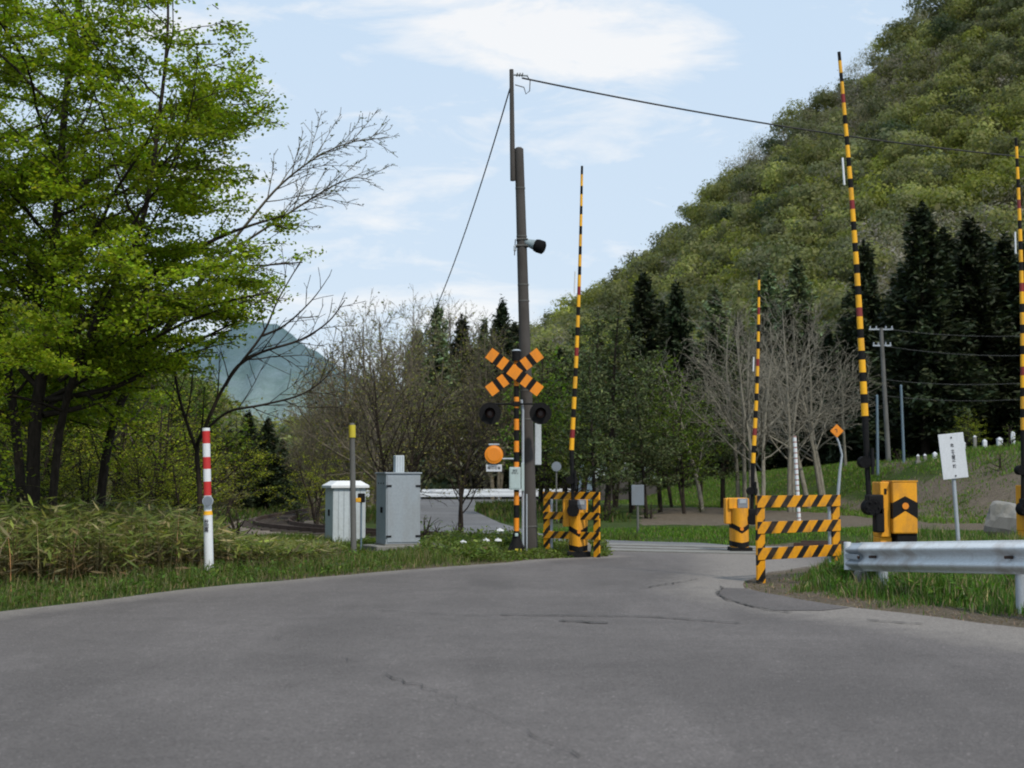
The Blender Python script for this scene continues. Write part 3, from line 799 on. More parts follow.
# ------------------------------------------------------------------ cabinets, posts
def cabinets():
    Y = 30.0; b = P(345, 548, Y); g = thing('equipment_cabinet', 'smaller pale cabinet with a peaked overhanging lid, left of the grey one', 'cabinet', (b.x, Y, 0), R(24))
    w, d, h = .72, .58, 1.16
    mb = MB(); mb.box((0, 0, h / 2 + .08), (w, d, h), 'cab_white', b=.012)
    for k in range(1, 6): mb.box((-w / 2 + w * k / 6, -d / 2 - .001, h / 2 + .08), (.012, .012, h - .06), 'cab_grey')
    mb.build('body', g)
    mb = MB(); e = .06
    z = h + .085; X0, X1, Y0, Y1 = -w / 2 - e, w / 2 + e, -d / 2 - e, d / 2 + e
    vs = [(X0, Y0, z), (X1, Y0, z), (X1, Y1, z), (X0, Y1, z), (X0, Y0, z + .05), (X1, Y0, z + .05), (X1, Y1, z + .05), (X0, Y1, z + .05), (X0 + .16, Y0 + .1, z + .15), (X1 - .16, Y0 + .1, z + .15), (X1 - .16, Y1 - .1, z + .15), (X0 + .16, Y1 - .1, z + .15)]
    mb.add(vs, [(3, 2, 1, 0), (0, 1, 5, 4), (1, 2, 6, 5), (2, 3, 7, 6), (3, 0, 4, 7), (4, 5, 9, 8), (5, 6, 10, 9), (6, 7, 11, 10), (7, 4, 8, 11), (8, 9, 10, 11)], 'white')
    mb.build('lid', g)
    mb = MB(); mb.box((-w / 2 - .012, -.02, .72), (.02, .08, .14), 'black', b=.005); mb.build('handle', g)
    mb = MB(); mb.box((0, 0, .02), (w + .06, d + .06, .13), 'concrete', b=.01); mb.build('base', g)
    Y = 27.2; b = P(398, 549, Y); z0 = P(402, 545, Y).z
    g = thing('equipment_cabinet', 'larger plain grey steel cabinet on a concrete plinth right of the pale one', 'cabinet', (b.x, Y, z0), R(24))
    w, d, h = .70, .58, 1.34
    mb = MB(); mb.box((0, 0, h / 2 + .03), (w, d, h), 'cab_grey', b=.01); mb.box((0, 0, h + .045), (w + .05, d + .05, .03), 'cab_grey', b=.006); mb.build('body', g)
    mb = MB(); mb.box((0.0, -d / 2 - .008, h / 2 + .03), (w - .05, .015, h - .07), 'cab_grey', b=.004); dr = mb.build('door', g)
    for sx in (-1, 1):
        for zz in (.18, h - .2):
            mb = MB(); mb.box((sx * (w / 2 - .055), -d / 2 - .022, zz), (.10, .016, .035), 'black', b=.004); mb.build('hinge', dr)
    mb = MB(); mb.box((-w / 2 - .01, -.05, .68), (.02, .09, .11), 'black', b=.004)
    for yy in (-.15, 0, .15): mb.box((-w / 2 - .004, yy, h - .15), (.008, .03, .03), 'black')
    mb.build('handle', g)
    mb = MB(); mb.box((.05, .12, h + .22), (.18, .14, .34), 'cab_white', b=.01)
    for k in range(3): mb.box((.05 - .05 + .05 * k, .048, h + .22), (.008, .006, .30), 'cab_grey')
    mb.build('vent_stack', g)
    mb = MB(); mb.box((.02, 0, -.13), (w + .5, d + .3, .27), 'concrete', b=.02); mb.box((0, 0, .01), (w + .04, d + .04, .05), 'concrete'); mb.build('plinth', g)
    # second low slab of concrete beside
    # grey post with yellow cap
    Y = 25.0; b = P(354, 560, Y); g = thing('marker_post', 'slim grey post with a yellow top band before the pale cabinet', 'post', (b.x, Y, -.05))
    top = P(352, 423, Y) - Vector((b.x, Y, -.05)); mb = MB()
    mb.tube([(0, 0, -.2), top * .92], [.055, .048], 'pole_grey', 14); mb.build('shaft', g)
    mb = MB(); mb.tube([top * .895, top * .985], .062, 'yelgreen', 14); mb.build('yellow_band', g)
    mb = MB(); mb.tube([top * .985, top], [.05, .04], 'pole_grey', 14); mb.build('tip', g)
    Y = 26.0; b = P(361, 553, Y); base = Vector((b.x, Y, 0)); g = thing('trackside_marker', 'small black and yellow device on a thin dark stake in front of the pale cabinet', 'marker', base)
    z = P(361, 499, Y).z; mb = MB(); mb.tube([(0, 0, -.1), (0, 0, z)], .016, 'bluewhite', 8); mb.build('stake', g)
    mb = MB(); mb.box((.0, 0, z + .02), (.13, .10, .17), 'black', b=.015); mb.box((-.06, -.02, z - .02), (.11, .09, .08), 'yellow', b=.01); mb.build('head', g)
cabinets()

def snow_poles():
    base = G(209.5, 578); base.z = 0
    top = P(206, 428, base.y) - base
    g = thing('snow_pole', 'tall white snow pole with three red bands and a round reflector at the road edge', 'snow pole', base)
    def at(py): return top * ((P(206, py, base.y).z) / top.z)
    mb = MB(); prev = Vector((0, 0, -.2)); r = .066
    for y, m_ in ((442, 'white'),): pass
    bands = [(499, 'white'), (490, 'red'), (478.5, 'white'), (468, 'red'), (454.5, 'white'), (443, 'red')]
    cuts = [(585, 504, 'white', .066), (504, 491, 'white', .058), (503, 489, 'red', .058)]
    seq = [(590, 506, 'white', .068), (506, 504, 'white', .06), (504, 500, 'white', .055)]
    mb.tube([Vector((0, 0, -.2)), at(515)], [.070, .064], 'white', 20)
    mb.tube([at(515), at(511)], [.066, .06], 'yellow', 20)
    edges = [511, 505, 490.5, 479.5, 468, 457, 443, 431, 428]
    cols = ['white', 'white', 'red', 'white', 'red', 'white', 'red', 'white']
    edges = [511, 503, 491, 479.5, 467, 455, 443, 430.5, 428]
    cols = ['white', 'red', 'white', 'red', 'white', 'red', 'red', 'white']
    edges = [511, 495.5, 481.5, 469, 457, 443.5, 431, 428]
    cols = ['white', 'red', 'white', 'red', 'white', 'red', 'white']
    for i, c_ in enumerate(cols):
        mb.tube([at(edges[i]), at(edges[i + 1])], .055, c_, 20, cap=(i == len(cols) - 1))
    mb.build('shaft', g)
    c_ = at(501); mb = MB(); mb.tube([c_ + Vector((.02, -.065, 0)), c_ + Vector((.02, -.09, 0))], .078, 'galv', 24); mb.tube([c_ + Vector((.02, -.09, 0)), c_ + Vector((.02, -.096, 0))], .066, 'windowgrey', 24); mb.build('reflector', g)
    c_ = at(526); text_mesh('秋\n田\n県', .07, 'ink', g, c_ + Vector((-.012, -.069, 0)), (R(90), R(-1), 0), spacing=.85)
    # thin far one
    Y = 34; b = P(800, 545, Y); base = Vector((b.x, Y, gz(b.x, Y))); top = P(794.5, 436, Y) - base
    g = thing('snow_pole', 'thin leaning white pole with faint red spiral bands seen through the larger barrier frame', 'snow pole', base)
    mb = MB(); n = 18
    for k in range(n): mb.tube([top * (k / n) , top * ((k + (.72)) / n)], .045, 'white', 12, cap=False); mb.tube([top * ((k + .72) / n), top * ((k + 1) / n)], .0445, 'faint_red', 12, cap=(k == n - 1))
    mb.build('shaft', g)
snow_poles()

# ------------------------------------------------------------------ guard rails
def wbeam_profile(amp=.04):
    pts = []
    for k in range(33):
        s = k / 32; z = (s - .5) * .35
        y = -.042 * math.cos(s * 4 * math.pi) ; y = amp * math.cos((s) * 4 * math.pi)
        pts.append((y, z))
    return pts
def guardrail(label, A, B, zA, zB, posts, endcap=True, sc=1.0, bmat='rail_zinc'):
    d = Vector((B[0] - A[0], B[1] - A[1], 0)); L = d.length; rz = math.atan2(d.y, d.x)
    g = thing('guard_rail', label, 'guard rail', (A[0], A[1], 0), rz)
    pf = wbeam_profile(.04 if endcap else .008); mb = MB(); NN = 16
    def strip(x0, x1, off, mat, zs=1.0):
        vs = []; fs = []; m = len(pf)
        for i in range(NN + 1):
            x = x0 + (x1 - x0) * i / NN; z = zA + (zB - zA) * x / L
            for (y, zz) in pf: vs.append((x, y - off, z + zz * zs))
            for (y, zz) in pf: vs.append((x, y + .006 - off, z + zz * zs))
        W = 2 * m
        for i in range(NN):
            for j in range(m - 1):
                a = i * W + j; fs.append((a, a + W, a + W + 1, a + 1))
                a = i * W + m + j; fs.append((a, a + 1, a + W + 1, a + W))
            a = i * W; fs.append((a, a + m, a + m + W, a + W)); a = i * W + m - 1; fs.append((a, a + W, a + W + m, a + m))
        mb.add(vs, fs, mat, True)
    strip(0, L, 0, bmat, sc); mb.build('beam', g)
    if endcap:
        mb = MB(); strip2 = strip
        vs = []
        strip(-.22, .06, .008, 'galv', .97); mb.tube([(-.24, .0, zA - .17), (-.24, 0, zA + .17)], .045, 'rail_zinc', 12)
        mb.box((-.05, -.052, zA), (.30, .008, .06), 'galv', b=.003); mb.build('end_piece', g)
        for zz in (-.07, .07):
            mb = MB(); x = .10; mb.tube([(x, -.045, zA + zz * 0), (x, -.062, zA + zz * 0)], .02, 'rust', 10); 
            if zz < 0: mb.build('bolt', g)
    for x in posts:
        mb = MB(); z = zA + (zB - zA) * x / L; wx = d.normalized() * x
        gr = gz(A[0] + wx.x, A[1] + wx.y)
        mb.tube([(x, .13, gr - .4), (x, .13, z + .06)], .057, 'galv', 16); mb.box((x, .075, z), (.08, .08, .16), 'galv', b=.006)
        mb.tube([(x, .03, z), (x, -.058, z)], .018, 'rust', 10)
        mb.build('post', g)
    return g
A = P(858, 560, 17.3); B = P(1024, 559.5, 14.3); d = (B - A)
C = A + d * 2.2
zA = P(852, 556.8, 17.3).z; zB = A.z
guardrail('zinc coated corrugated guard rail along the grass at the right edge of the road', (A.x, A.y), (C.x, C.y), zA, zA + (P(1024, 557.3, 14.3).z - zA) * 2.2, [.35, 2.92, 5.5])
A = G(330, 497.5); 
fa = Vector((P(330, 492, 106).x, 106, 0)); fb = Vector((P(602, 492, 102).x, 102, 0))
guardrail('distant white guard rail along the far bend behind the signal', (fa.x, fa.y), (fb.x, fb.y), P(330, 493.5, 106).z, P(600, 492.5, 102).z, [1 + 3 * k for k in range(7)], False, 1.6, 'white')

# ------------------------------------------------------------------ signs
def signs():
    # leaning white sign behind the guard rail
    Y = 20.5; b = P(961, 560, Y); base = Vector((b.x, Y, gz(b.x, Y))); t = P(950.5, 434, Y) - base
    g = thing('notice_sign', 'white upright notice board with a column of black characters leaning on a grey post', 'sign', base)
    mb = MB(); mb.tube([(0, 0.02, -.3), t * .9 + Vector((0, .02, 0))], .03, 'galv', 12); mb.build('post', g)
    c = P(952.5, 456, Y) - base; lean = R(-6)
    mb = MB(); mb.box((0, 0, 0), (.385, .012, .66), 'sign_white', b=.004)
    bd = mb.build('board', g, c + Vector((0, -.03, 0))); bd.rotation_euler = (0, lean, R(6))
    text_mesh('危\n\n立入禁止\n'.replace('立入禁止', '立\n入\n禁\n止') + '\n険', .056, 'ink', bd, (-.0, -.008, .0), (R(90), 0, 0), spacing=.78)
    for z in (.27, -.29):
        mb = MB(); mb.tube([(0, -.006, z), (0, -.016, z)], .012, 'ink', 10); mb.build('bolt', bd)
    # grey back of a sign between the gates
    Y = 36; b = P(638, 552, Y); base = Vector((b.x, Y, gz(b.x, Y)))
    g = thing('road_sign', 'small grey square sign seen from behind on a post among the trunks', 'sign', base)
    z = P(638, 495, Y).z - base.z
    mb = MB(); mb.tube([(0, 0, -.2), (0, 0, z + .2)], .03, 'pole_grey', 10); mb.build('post', g)
    mb = MB(); mb.box((0, -.04, z), (.32, .02, .52), 'windowgrey', b=.006); mb.build('board', g)
    # orange diamond on a bent post
    Y = 44; b = P(840, 500, Y); base = Vector((b.x, Y, gz(b.x, Y)))
    g = thing('warning_sign', 'small orange diamond warning sign on a thin bent post by the bank', 'sign', base)
    q = [P(*p, Y) - base for p in ((838, 524), (838, 495), (840, 470), (842, 455), (839, 443), (836, 436))]
    mb = MB(); mb.tube(q, [.05, .05, .045, .03, .03, .03], 'galv', 10); mb.build('post', g)
    c = P(836.5, 431, Y) - base; mb = MB(); X = Matrix.Translation(c + Vector((0, -.05, 0))) @ Matrix.Rotation(R(45), 4, 'Y')
    mb.box((0, 0, 0), (.30, .012, .30), 'orange', X, .004)
    mb.box((0, -.009, 0), (.02, .006, .10), 'ink', X=Matrix.Translation(c + Vector((0, -.05, 0)))); mb.box((-.03, -.009, .05), (.07, .006, .02), 'ink', X=Matrix.Translation(c + Vector((0, -.05, 0))))
    mb.build('board', g)
    # small round pale sign beyond the left gate
    Y = 46; b = P(556.5, 520, Y); base = Vector((b.x, Y, gz(b.x, Y))); z = P(556, 466.5, Y).z - base.z
    g = thing('round_sign', 'tiny pale round sign on a thin post beyond the arm of the left gate', 'sign', base)
    mb = MB(); mb.tube([(0, 0, -.1), (0, 0, z)], .025, 'pole_grey', 8); mb.build('post', g)
    mb = MB(); mb.tube([(0, -.04, z), (0, -.055, z)], .16, 'windowgrey', 20); mb.tube([(0, -.0551, z), (0, -.060, z)], .12, 'windowgrey', 20); mb.build('board', g)
signs()

def far_pole():
    Y = 72; b = P(889, 463, Y); base = Vector((b.x, Y, gz(b.x, Y))); t = P(881, 328, Y) - base
    g = thing('utility_pole', 'distant grey utility pole with two short crossarms before the dark conifers', 'utility pole', base)
    mb = MB(); mb.tube([(0, 0, -.5), t], [.135, .10], 'pole_grey', 12); mb.build('pole', g)
    for k, f in enumerate((.99, .87)):
        mb = MB(); c = t * f; mb.box(c, (1.25 if k == 0 else .95, .07, .07), 'galv')
        for sx in (-.45, -.2, .2, .45): mb.tube([c + Vector((sx * (1.25 if k == 0 else .95), 0, .04)), c + Vector((sx * (1.25 if k == 0 else .95), 0, .17))], .035, 'galv', 8)
        mb.build('crossarm', g)
    for x0, y0, x1, y1, lb in ((877.5, 461, 877, 396, 'shorter thin pale blue stake left of the distant utility pole'), (904, 464, 901, 386, 'taller thin pale blue stake right of the distant utility pole')):
        Y2 = 62; b = P(x0, y0, Y2); base2 = Vector((b.x, Y2, gz(b.x, Y2))); t2 = P(x1, y1, Y2) - base2
        mb = MB(); mb.tube([(0, 0, -.2), t2], [.07, .055], 'bluewhite', 8); mb.tube([t2, t2 + Vector((0, 0, .06))], [.06, .02], 'bluewhite', 8)
        o = mb.build('stake', None, base2); tag(o, lb, 'post', 'pale blue stakes on the bank')
    a = base + t
    for k, (f, y1) in enumerate(((1.0, 330), (.87, 352), (.62, 372), (.5, 388))):
        p = base + t * f; q = P(1180, y1 - 12, 60)
        pts = [p.lerp(q, s / 16) + Vector((0, 0, -1.0 * 4 * (s / 16) * (1 - s / 16) * .6)) for s in range(17)]
        mb = MB(); mb.tube(pts, .010, 'pole_grey', 5)
        tag(mb.build('power_line'), ['highest', 'second highest', 'third', 'lowest'][k] + ' of the faint power lines running right from the distant pole', 'wire', 'power lines before the dark conifers')
far_pole()

def rock_at(name, label, c, s, seed, mat='concrete'):
    import bmesh
    rr = random.Random(seed); bm = bmesh.new(); bmesh.ops.create_icosphere(bm, subdivisions=3, radius=1)
    ph = [rr.uniform(0, 6) for _ in range(6)]
    for v in bm.verts:
        n = v.co.normalized(); k = 1 + .16 * math.sin(3 * n.x + ph[0]) * math.sin(2.5 * n.y + ph[1]) + .12 * math.sin(5 * n.z + ph[2] + 2 * n.x) + .05 * math.sin(11 * n.x + 7 * n.z + ph[3])
        v.co = Vector((max(-.82, min(.82, n.x * k)) * s[0], max(-.8, min(.8, n.y * k)) * s[1], max(-.8, min(.85, n.z * k)) * s[2]))
    me = bpy.data.meshes.new(name); bm.to_mesh(me); bm.free(); me.materials.append(M[mat])
    o = link(name, me); o.location = c; o.rotation_euler = (0, rr.uniform(-.2, .2), rr.uniform(0, 3)); return tag(o, label, 'rock')
rock_at('boulder', 'pale grey boulder beside the gate at the right edge', P(1006, 522, 26), (.38, .35, .42), 3)
rock_at('rock', 'small pale stone at the foot of the smaller barrier frame', G(584, 556) + Vector((0, -.1, .08)), (.2, .15, .2), 5)
rock_at('rock', 'reddish grey stone in the weeds right of the concrete plinth', G(441, 557) + Vector((0, 0, .1)), (.28, .2, .16), 8, 'pole_grey')
rock_at('rock', 'small pale stone near the end of the guard rail', G(862, 588) + Vector((0, 0, .12)), (.12, .1, .14), 9)

def graves():
    hw = [(962, 446, 6, 13), (975, 440, 3, 12), (985, 446, 4, 16), (1000, 447, 5, 22), (935, 455, 4, 9), (925, 456, 3, 7), (918, 456, 3, 6), (1013, 440, 4, 20)]
    lab = ['stubby pale stone post just right of the notice board', 'slim grey stone post left of the slender pair on the bank', 'thin pale stone post in the middle of the bank group', 'broad bluish stone marker left of the last post', 'low pale stone marker left of the notice board', 'tiny pale stone marker second left of the notice board', 'leftmost tiny pale stone marker on the bank', 'rightmost grey stone post on the bank']
    for (px_, py_, w, h), l in zip(hw, lab):
        Y = 60; b = P(px_, py_ + h / 2 + 3, Y); s = Y / F; z0 = b.z
        mb = MB(); mb.box((0, 0, h * s / 2 - .3), (w * s, w * s, h * s + .6), 'sign_white' if w > 3 else 'concrete', b=.02)
        mb.add([(-w * s / 2, -w * s / 2, h * s), (w * s / 2, -w * s / 2, h * s), (w * s / 2, w * s / 2, h * s), (-w * s / 2, w * s / 2, h * s), (0, 0, h * s + .08)], [(0, 1, 4), (1, 2, 4), (2, 3, 4), (3, 0, 4)], 'sign_white')
        mb.box((0, 0, -.05), (w * s * 1.7, w * s * 1.7, .2), 'concrete', b=.02)
        o = mb.build('stone_marker', None, (b.x, Y, z0)); tag(o, l, 'stone marker', 'stone markers on the bank')
graves()

def house():
    Y = 92; b = P(626, 500, Y); g = thing('house', 'pale walled house half hidden behind the tree trunks', 'house', (b.x, Y, gz(b.x, Y)), R(10))
    zt = P(626, 446, Y).z; zb = P(626, 474, Y).z
    mb = MB(); mb.box((0, 3, zt / 2), (4.2, 6, zt), 'cab_white', b=.02); mb.build('wall', g)
    mb = MB(); mb.add([(-2.5, -.4, zt), (2.5, -.4, zt), (2.5, 6.4, zt), (-2.5, 6.4, zt), (0, -.4, zt + 1.1), (0, 6.4, zt + 1.1)], [(0, 3, 2, 1), (0, 1, 4), (2, 3, 5), (1, 2, 5, 4), (3, 0, 4, 5)], 'pole_conc'); mb.build('roof', g)
    for x in (-1.1, .9):
        mb = MB(); mb.box((x, -.01, zt - 1.3), (1.0, .06, 1.1), 'galv', b=.01); w = mb.build('window', g)
        mb = MB(); mb.box((x, -.05, zt - 1.3), (.86, .02, .95), 'windowgrey'); mb.build('pane', w)
    mb = MB(); mb.box((0, -.02, .5), (4.3, .05, 1.9), 'pole_conc'); mb.build('dark_plinth', g)
house()
#@@VEG
# ------------------------------------------------------------------ vegetation
def tubes_np(lines, k):
    """many tapering tubes -> vertices, quads"""
    Vs = []; Fs = []; o = 0
    ang = np.arange(k) * 2 * math.pi / k; ca = np.cos(ang)[None, :, None]; sa = np.sin(ang)[None, :, None]
    for P_, r in lines:
        n = len(P_); T = np.gradient(P_, axis=0); T = unit(T)
        ref = np.array([0.31, 0.17, .93]) if abs(T[0][2]) < .8 else np.array([1.0, .1, 0])
        N = unit(np.cross(T, ref)); B = np.cross(T, N)
        ring = P_[:, None, :] + (N[:, None, :] * ca + B[:, None, :] * sa) * r[:, None, None]
        Vs.append(ring.reshape(-1, 3))
        i = np.arange(n - 1)[:, None] * k; j = np.arange(k)[None, :]; j2 = (j + 1) % k
        Fs.append(np.stack([i + j, i + j2, i + j2 + k, i + j + k], -1).reshape(-1, 4) + o); o += n * k
    return np.concatenate(Vs), np.concatenate(Fs)
def rot_about(d, axis, a): return np.array(Quaternion(Vector(axis), a) @ Vector(d))
class Tree:
    def __init__(s, seed, **kw):
        s.r = random.Random(seed); s.levels = [[], [], [], [], []]
        s.k = dict(ratio=(.6, .5, .45, .4), dens=(1.6, 2.2, 3.2, 4), angle=(55, 50, 45, 40), trop=(.02, .02, .0, .0), wob=(.06, .12, .16, .2), t0=(.3, .2, .15, .1), maxl=3, rmin=.010, rr=.55, flat=1.0, prof=None)
        s.k.update(kw)
    def along(s, pts, rads, lvl):
        k = s.k; seg = np.linalg.norm(np.diff(pts, axis=0), axis=1); L = seg.sum(); cum = np.concatenate([[0], np.cumsum(seg)]) / L
        nc = max(1, int(L * k['dens'][lvl] + s.r.random()))
        az = s.r.uniform(0, 6.28)
        for c in range(nc):
            t = k['t0'][lvl] + (1 - k['t0'][lvl]) * (c + s.r.random()) / nc
            t = min(t, .985)
            i = min(np.searchsorted(cum, t) - 1, len(pts) - 2); f = (t - cum[i]) / (cum[i + 1] - cum[i])
            p = pts[i] * (1 - f) + pts[i + 1] * f; r = rads[i] * (1 - f) + rads[i + 1] * f
            d = pts[i + 1] - pts[i]; d = d / np.linalg.norm(d)
            az += 2.4 + s.r.uniform(-.5, .5)
            ref = np.array([0, 0, 1.0]) if abs(d[2]) < .9 else np.array([1.0, 0, 0])
            n = np.cross(d, ref); n /= np.linalg.norm(n)
            ax = rot_about(n, d, az)
            a = R(k['angle'][lvl] * s.r.uniform(.75, 1.25))
            cd = rot_about(d, ax, a); cd[2] *= k['flat'] if lvl > 0 else 1; cd /= np.linalg.norm(cd)
            if lvl == 0 and k['prof']: cl = k['prof'](t) * s.r.uniform(.8, 1.15)
            else: cl = L * k['ratio'][lvl] * (1.15 - .75 * t) * s.r.uniform(.65, 1.25)
            if cl > .12: s.grow(p, cd, cl, max(r * k['rr'] * s.r.uniform(.8, 1.1), k['rmin']), lvl + 1)
    def grow(s, p, d, L, r, lvl):
        k = s.k; n = max(3, min(10, int(L / .35) + 2)); pts = [np.array(p, float)]; d = np.array(d, float)
        for i in range(n - 1):
            w = k['wob'][min(lvl, 3)]
            d = d + np.array([s.r.gauss(0, w), s.r.gauss(0, w), s.r.gauss(0, w) + k['trop'][min(lvl, 3)]]); d /= np.linalg.norm(d)
            pts.append(pts[-1] + d * L / (n - 1))
        pts = np.array(pts); rads = np.maximum(np.linspace(r, r * (.35 if lvl else .12), n), k['rmin'] * .8)
        s.levels[lvl].append((pts, rads))
        if lvl < k['maxl']: s.along(pts, rads, lvl)
    def limb(s, pts, r0, r1, lvl=0, grow=True):
        pts = np.array(catmull([tuple(q) for q in pts], 5)); n = len(pts)
        rads = np.linspace(r0, r1, n); s.levels[lvl].append((pts, rads))
        if grow: s.along(pts, rads, lvl)
    def wood(s, split=1):
        big = [x for l in s.levels[:split] for x in l]; small = [x for l in s.levels[split:] for x in l]
        return big, small
    def samples(s, lvls, step, rnd=.0):
        out = []
        for l in lvls:
            for pts, _ in s.levels[l]:
                seg = np.linalg.norm(np.diff(pts, axis=0), axis=1); L = seg.sum(); m = max(1, int(L / step + s.r.random()))
                t = rng.uniform(.15, 1.02, m) * L; cum = np.concatenate([[0], np.cumsum(seg)])
                out.append(np.stack([np.interp(t, cum, pts[:, a]) for a in range(3)], 1))
        return np.concatenate(out)
def wood_mesh(name, lines, k, mat):
    V, Fq = tubes_np(lines, k); return raw_mesh(name, V, Fq, mat, smooth=True)
def leafset(name, C, size, col, mat='leaf', up=.8, spread=.1, sv=.3, aspect=.62, flat=1.0, hue=.12, inner=None):
    n = len(C)
    C = C + rng.normal(size=(n, 3)) * spread * np.array([1, 1, flat])
    nr = rng.normal(size=(n, 3)) * (1 - up * .6) + np.array([0, 0, up * 1.3])
    sz = size * np.exp(rng.normal(0, .25, n))
    V, Fq = cards(C, nr, sz, aspect)
    c = vary(col, n, sv, hue)
    return raw_mesh(name, V, Fq, mat, c)
def variants(fn, n): return [fn(i) for i in range(n)]

def v_bare(seed, bark, H=8.0, leafcol=None, nleaf=.5, spreadH=1.0):
    t = Tree(seed, dens=(2.2, 2.6, 4.0, 5) if bark != 'bark_grey' else (2.0, 2.3, 3.4, 3), angle=(42, 42, 42, 40) if bark != 'bark_grey' else (48, 42, 42, 40), trop=(.03, .05, .03, .02), wob=(.05, .1, .13, .16), t0=(.22 if bark != 'bark_grey' else .24, .15, .1, .1), ratio=(.5, .5, .45, .4), rmin=.009 if bark != 'bark_grey' else .008, maxl=3, prof=lambda u: H * .5 * spreadH * (1.05 - u * .75))
    r = t.r; ns = 1 + (seed % 3)
    for k in range(ns):
        a = r.uniform(0, 6.28); d = np.array([math.cos(a) * .12 * k, math.sin(a) * .12 * k, 1.0]); d /= np.linalg.norm(d)
        t.grow((r.uniform(-.2, .2) * k, r.uniform(-.2, .2) * k, -.3), d, H * r.uniform(.8, 1.0), (.12 if bark != 'bark_grey' else .10) * r.uniform(.75, 1.1), 0)
    big, small = t.wood(1)
    out = [('trunk', wood_mesh('trunk', big, 7, bark)), ('crown', wood_mesh('crown', small, 3, bark))]
    if leafcol is not None:
        C = t.samples((2, 3), nleaf)
        out.append(('foliage', leafset('foliage', C, .05, leafcol, spread=.08, sv=.35)))
    return out
def v_broad(seed, H=6.0, col=(.10, .13, .02), step=.11, size=.06, bark='bark_dark', clear=.2, wide=.5):
    t = Tree(seed, dens=(2.4, 2.4, 2.6, 4), angle=(55, 48, 45, 40), trop=(.02, .03, .0, .0), t0=(clear, .15, .1, .1), rmin=.010, maxl=3, flat=.6, prof=lambda u: H * wide * (1.1 - u * .8))
    for k in range(2):
        a = t.r.uniform(0, 6.28); t.grow((0, 0, -.3), (math.cos(a) * .15, math.sin(a) * .15, 1), H * t.r.uniform(.8, .95), .10, 0)
    big, small = t.wood(1)
    C = t.samples((2, 3), step)
    return [('trunk', wood_mesh('trunk', big, 6, bark)), ('crown', leafset('crown', C, size, col, spread=.10, sv=.32, flat=.5)), ('branches', wood_mesh('branches', small, 3, bark))]
def v_larch(seed, H=9.5, col=(.060, .080, .028)):
    t = Tree(seed, dens=(4.2, 2.6, 2.5, 2), angle=(78, 45, 40, 40), trop=(.01, .015, -.01, 0), wob=(.03, .08, .12, .1), t0=(.24, .1, .1, .1), ratio=(.4, .42, .4, .4), rmin=.010, maxl=2, flat=.5, prof=lambda u: H * .27 * (1.12 - u) ** .75 * t.r.uniform(.5, 1.25))
    t.grow((0, 0, -.3), (t.r.uniform(-.05, .05), t.r.uniform(-.05, .05), 1), H, .13, 0)
    big, small = t.wood(1)
    C = t.samples((1, 2), .026)
    return [('trunk', wood_mesh('trunk', big, 6, 'bark_dark')), ('crown', leafset('crown', C, .10, col, mat='needle', up=.3, spread=.13, sv=.4, aspect=.35)), ('branches', wood_mesh('branches', small, 3, 'bark_dark'))]
def v_cedar(seed, H=14.0, col=(.028, .039, .018), W=3.1, n=21000):
    r = random.Random(seed)
    t = [(np.array([[0, 0, -.4], [0.05, 0, H * .5], [0, 0, H * .98]]), np.array([.22, .13, .02]))]
    nb = 110; Cs = []; Ax = []; lines = []
    for b_ in range(nb):
        u = (b_ + r.random()) / nb; z = H * (.10 + .9 * u); L = W * (1 - u) ** .75 * r.uniform(.55, 1.25) + .12
        a = b_ * 2.4 + r.uniform(-.4, .4); m = int(n / nb * (L / W) * 1.7) + 8
        s_ = rng.uniform(.1, 1, m) ** .7; dr = -.28 + .55 * u
        lines.append((np.array([[0, 0, z], [math.cos(a) * L * .5, math.sin(a) * L * .5, z + dr * L * .4], [math.cos(a) * L, math.sin(a) * L, z + dr * L * .6]]), np.array([.03, .02, .01])))
        w = .12 + .24 * L * (1 - s_ * .6)
        x = s_ * L; y = rng.normal(0, 1, m) * w * .5; zz = z + dr * x * .8 + rng.normal(0, .27, m) - .1 * np.abs(y)
        Cs.append(np.stack([math.cos(a) * x - math.sin(a) * y, math.sin(a) * x + math.cos(a) * y, zz], 1)); Ax.append(np.tile([math.cos(a), math.sin(a), .3], (m, 1)))
    C = np.concatenate(Cs); A_ = np.concatenate(Ax); k = len(C)
    nr = np.array([0, 0, 1.0]) + rng.normal(size=(k, 3)) * .55
    V, Fq = cards(C, nr, .17 * np.exp(rng.normal(0, .3, k)), .38, A_ + rng.normal(size=(k, 3)) * .4)
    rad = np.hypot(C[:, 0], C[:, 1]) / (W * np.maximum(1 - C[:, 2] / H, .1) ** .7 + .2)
    c = vary(col, k, .35) * (.45 + .75 * np.clip(rad, 0, 1))[:, None]  # inner crown shade painted into the needle colour, darkest by the trunk
    return [('trunk', wood_mesh('trunk', t, 8, 'bark_dark')), ('crown', raw_mesh('crown', V, Fq, 'needle', c)), ('branches', wood_mesh('branches', lines, 3, 'bark_dark'))]

